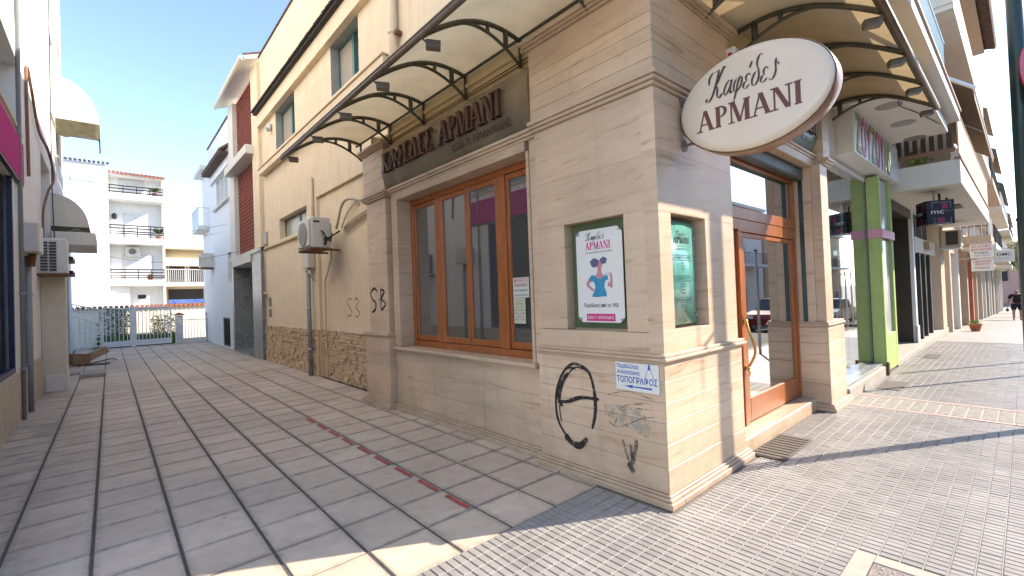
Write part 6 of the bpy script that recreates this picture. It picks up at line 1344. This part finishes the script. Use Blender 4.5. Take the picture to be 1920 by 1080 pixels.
if not True: pass
#      local frame: x towards -X (walking to the camera) = forward is -x ; y across
V_ = [(0, 0, .92), (0, 0, 1.1), (0, 0, 1.3), (-.02, 0, 1.44), (-.03, 0, 1.52), (-.04, 0, 1.60), (-.035, 0, 1.69),
      (0, .12, .88), (-.06, .14, .48), (-.10, .14, .09), (-.22, .15, .04), (0, -.12, .88), (.02, -.13, .48), (.10, -.12, .12), (.0, -.12, .04),
      (0, .22, 1.40), (.02, .31, 1.12), (-.04, .36, .88), (-.05, .37, .80), (0, -.22, 1.40), (.03, -.30, 1.12), (-.02, -.33, .88), (-.03, -.33, .80)]
E_ = [(0, 1), (1, 2), (2, 3), (3, 4), (4, 5), (5, 6), (0, 7), (7, 8), (8, 9), (9, 10), (0, 11), (11, 12), (12, 13), (13, 14), (3, 15), (15, 16), (16, 17), (17, 18), (3, 19), (19, 20), (20, 21), (21, 22)]
Rr = [(.17, .14), (.19, .16), (.18, .13), (.08, .08), .065, .085, .075, .11, .07, .045, .04, .11, .07, .045, .04, .075, .05, .036, .034, .075, .05, .036, .034]
skin('body', V_, E_, Rr, SK)
skin('tshirt', [(0, 0, .90), (0, 0, 1.08), (0, 0, 1.28), (0, 0, 1.43), (0, .23, 1.40), (.015, .29, 1.20), (0, -.23, 1.40), (.015, -.28, 1.20)], [(0, 1), (1, 2), (2, 3), (3, 4), (4, 5), (3, 6), (6, 7)], [(.21, .18), (.235, .20), (.22, .16), (.12, .10), .10, .085, .10, .085], TEE)
skin('shorts', [(0, 0, .95), (0, .12, .84), (-.04, .14, .55), (0, -.12, .84), (.01, -.13, .55)], [(0, 1), (1, 2), (0, 3), (3, 4)], [(.19, .16), .135, .115, .135, .115], SHO)
def loc(o, p): o.location = p; return o
hd = skin('hair', [(-.0, 0, 1.60), (.02, 0, 1.68)], [(0, 1)], [.083, .07], plain('grey_hair', (.3, .29, .28), .8), sub=2)
m = M()
for s_ in (-1, 1): m.lathe([(.0, 0), (.012, .006), (.0, .014)], (px_ - .118, py_ + s_ * .032, pz_ + 1.60), 8)
obj('eye', m, BLACK, PE); obj('nose', M().add([(px_ - .12, py_ - .015, pz_ + 1.56), (px_ - .12, py_ + .015, pz_ + 1.56), (px_ - .145, py_, pz_ + 1.565), (px_ - .118, py_, pz_ + 1.61)], [(0, 1, 2), (0, 2, 3), (1, 3, 2)]), SK, PE); obj('mouth', M().box(px_ - .122, px_ - .115, py_ - .022, py_ + .022, pz_ + 1.53, pz_ + 1.537), plain('lips', (.25, .08, .07), .6), PE)
for s_ in (-1, 1): obj('ear', M().lathe([(.0, -.03), (.016, -.02), (.018, .01), (.0, .03)], (px_ - .03, py_ + s_ * .09, pz_ + 1.60), 8), SK, PE)
for s_, (hx, hy) in ((1, (-.05, .37)), (-1, (-.03, -.33))):
    for k in range(5):
        a = (-.03 + .015 * k); m = M().tube([(px_ + hx + a, py_ + hy, pz_ + .78), (px_ + hx + a * 1.1, py_ + hy + s_ * .006, pz_ + .735), (px_ + hx + a * .8, py_ + hy - s_ * .012, pz_ + (.70 if k else .73))], .009, 6, .006); obj('finger', m, SK, PE, True)
for s_, x in ((1, -.16), (-1, .06)): obj('shoe', M().box(px_ + x - .12, px_ + x + .10, py_ + s_ * .14 - .045, py_ + s_ * .14 + .045, pz_, pz_ + .07, .03), BLACK, PE)
HB = thing('handbag', 'small black bag held in the walking person\'s hand', 'bag', (px_ - .05, py_ + .38, pz_ + .5)); m = M().box(px_ - .16, px_ + .06, py_ + .32, py_ + .44, pz_ + .50, pz_ + .66, .03); obj('pouch', m, BLACK, HB); obj('strap', M().tube(catmull([(px_ - .12, py_ + .38, pz_ + .66), (px_ - .05, py_ + .37, pz_ + .76), (px_ + .02, py_ + .38, pz_ + .66)], 5), .01, 6), BLACK, HB)
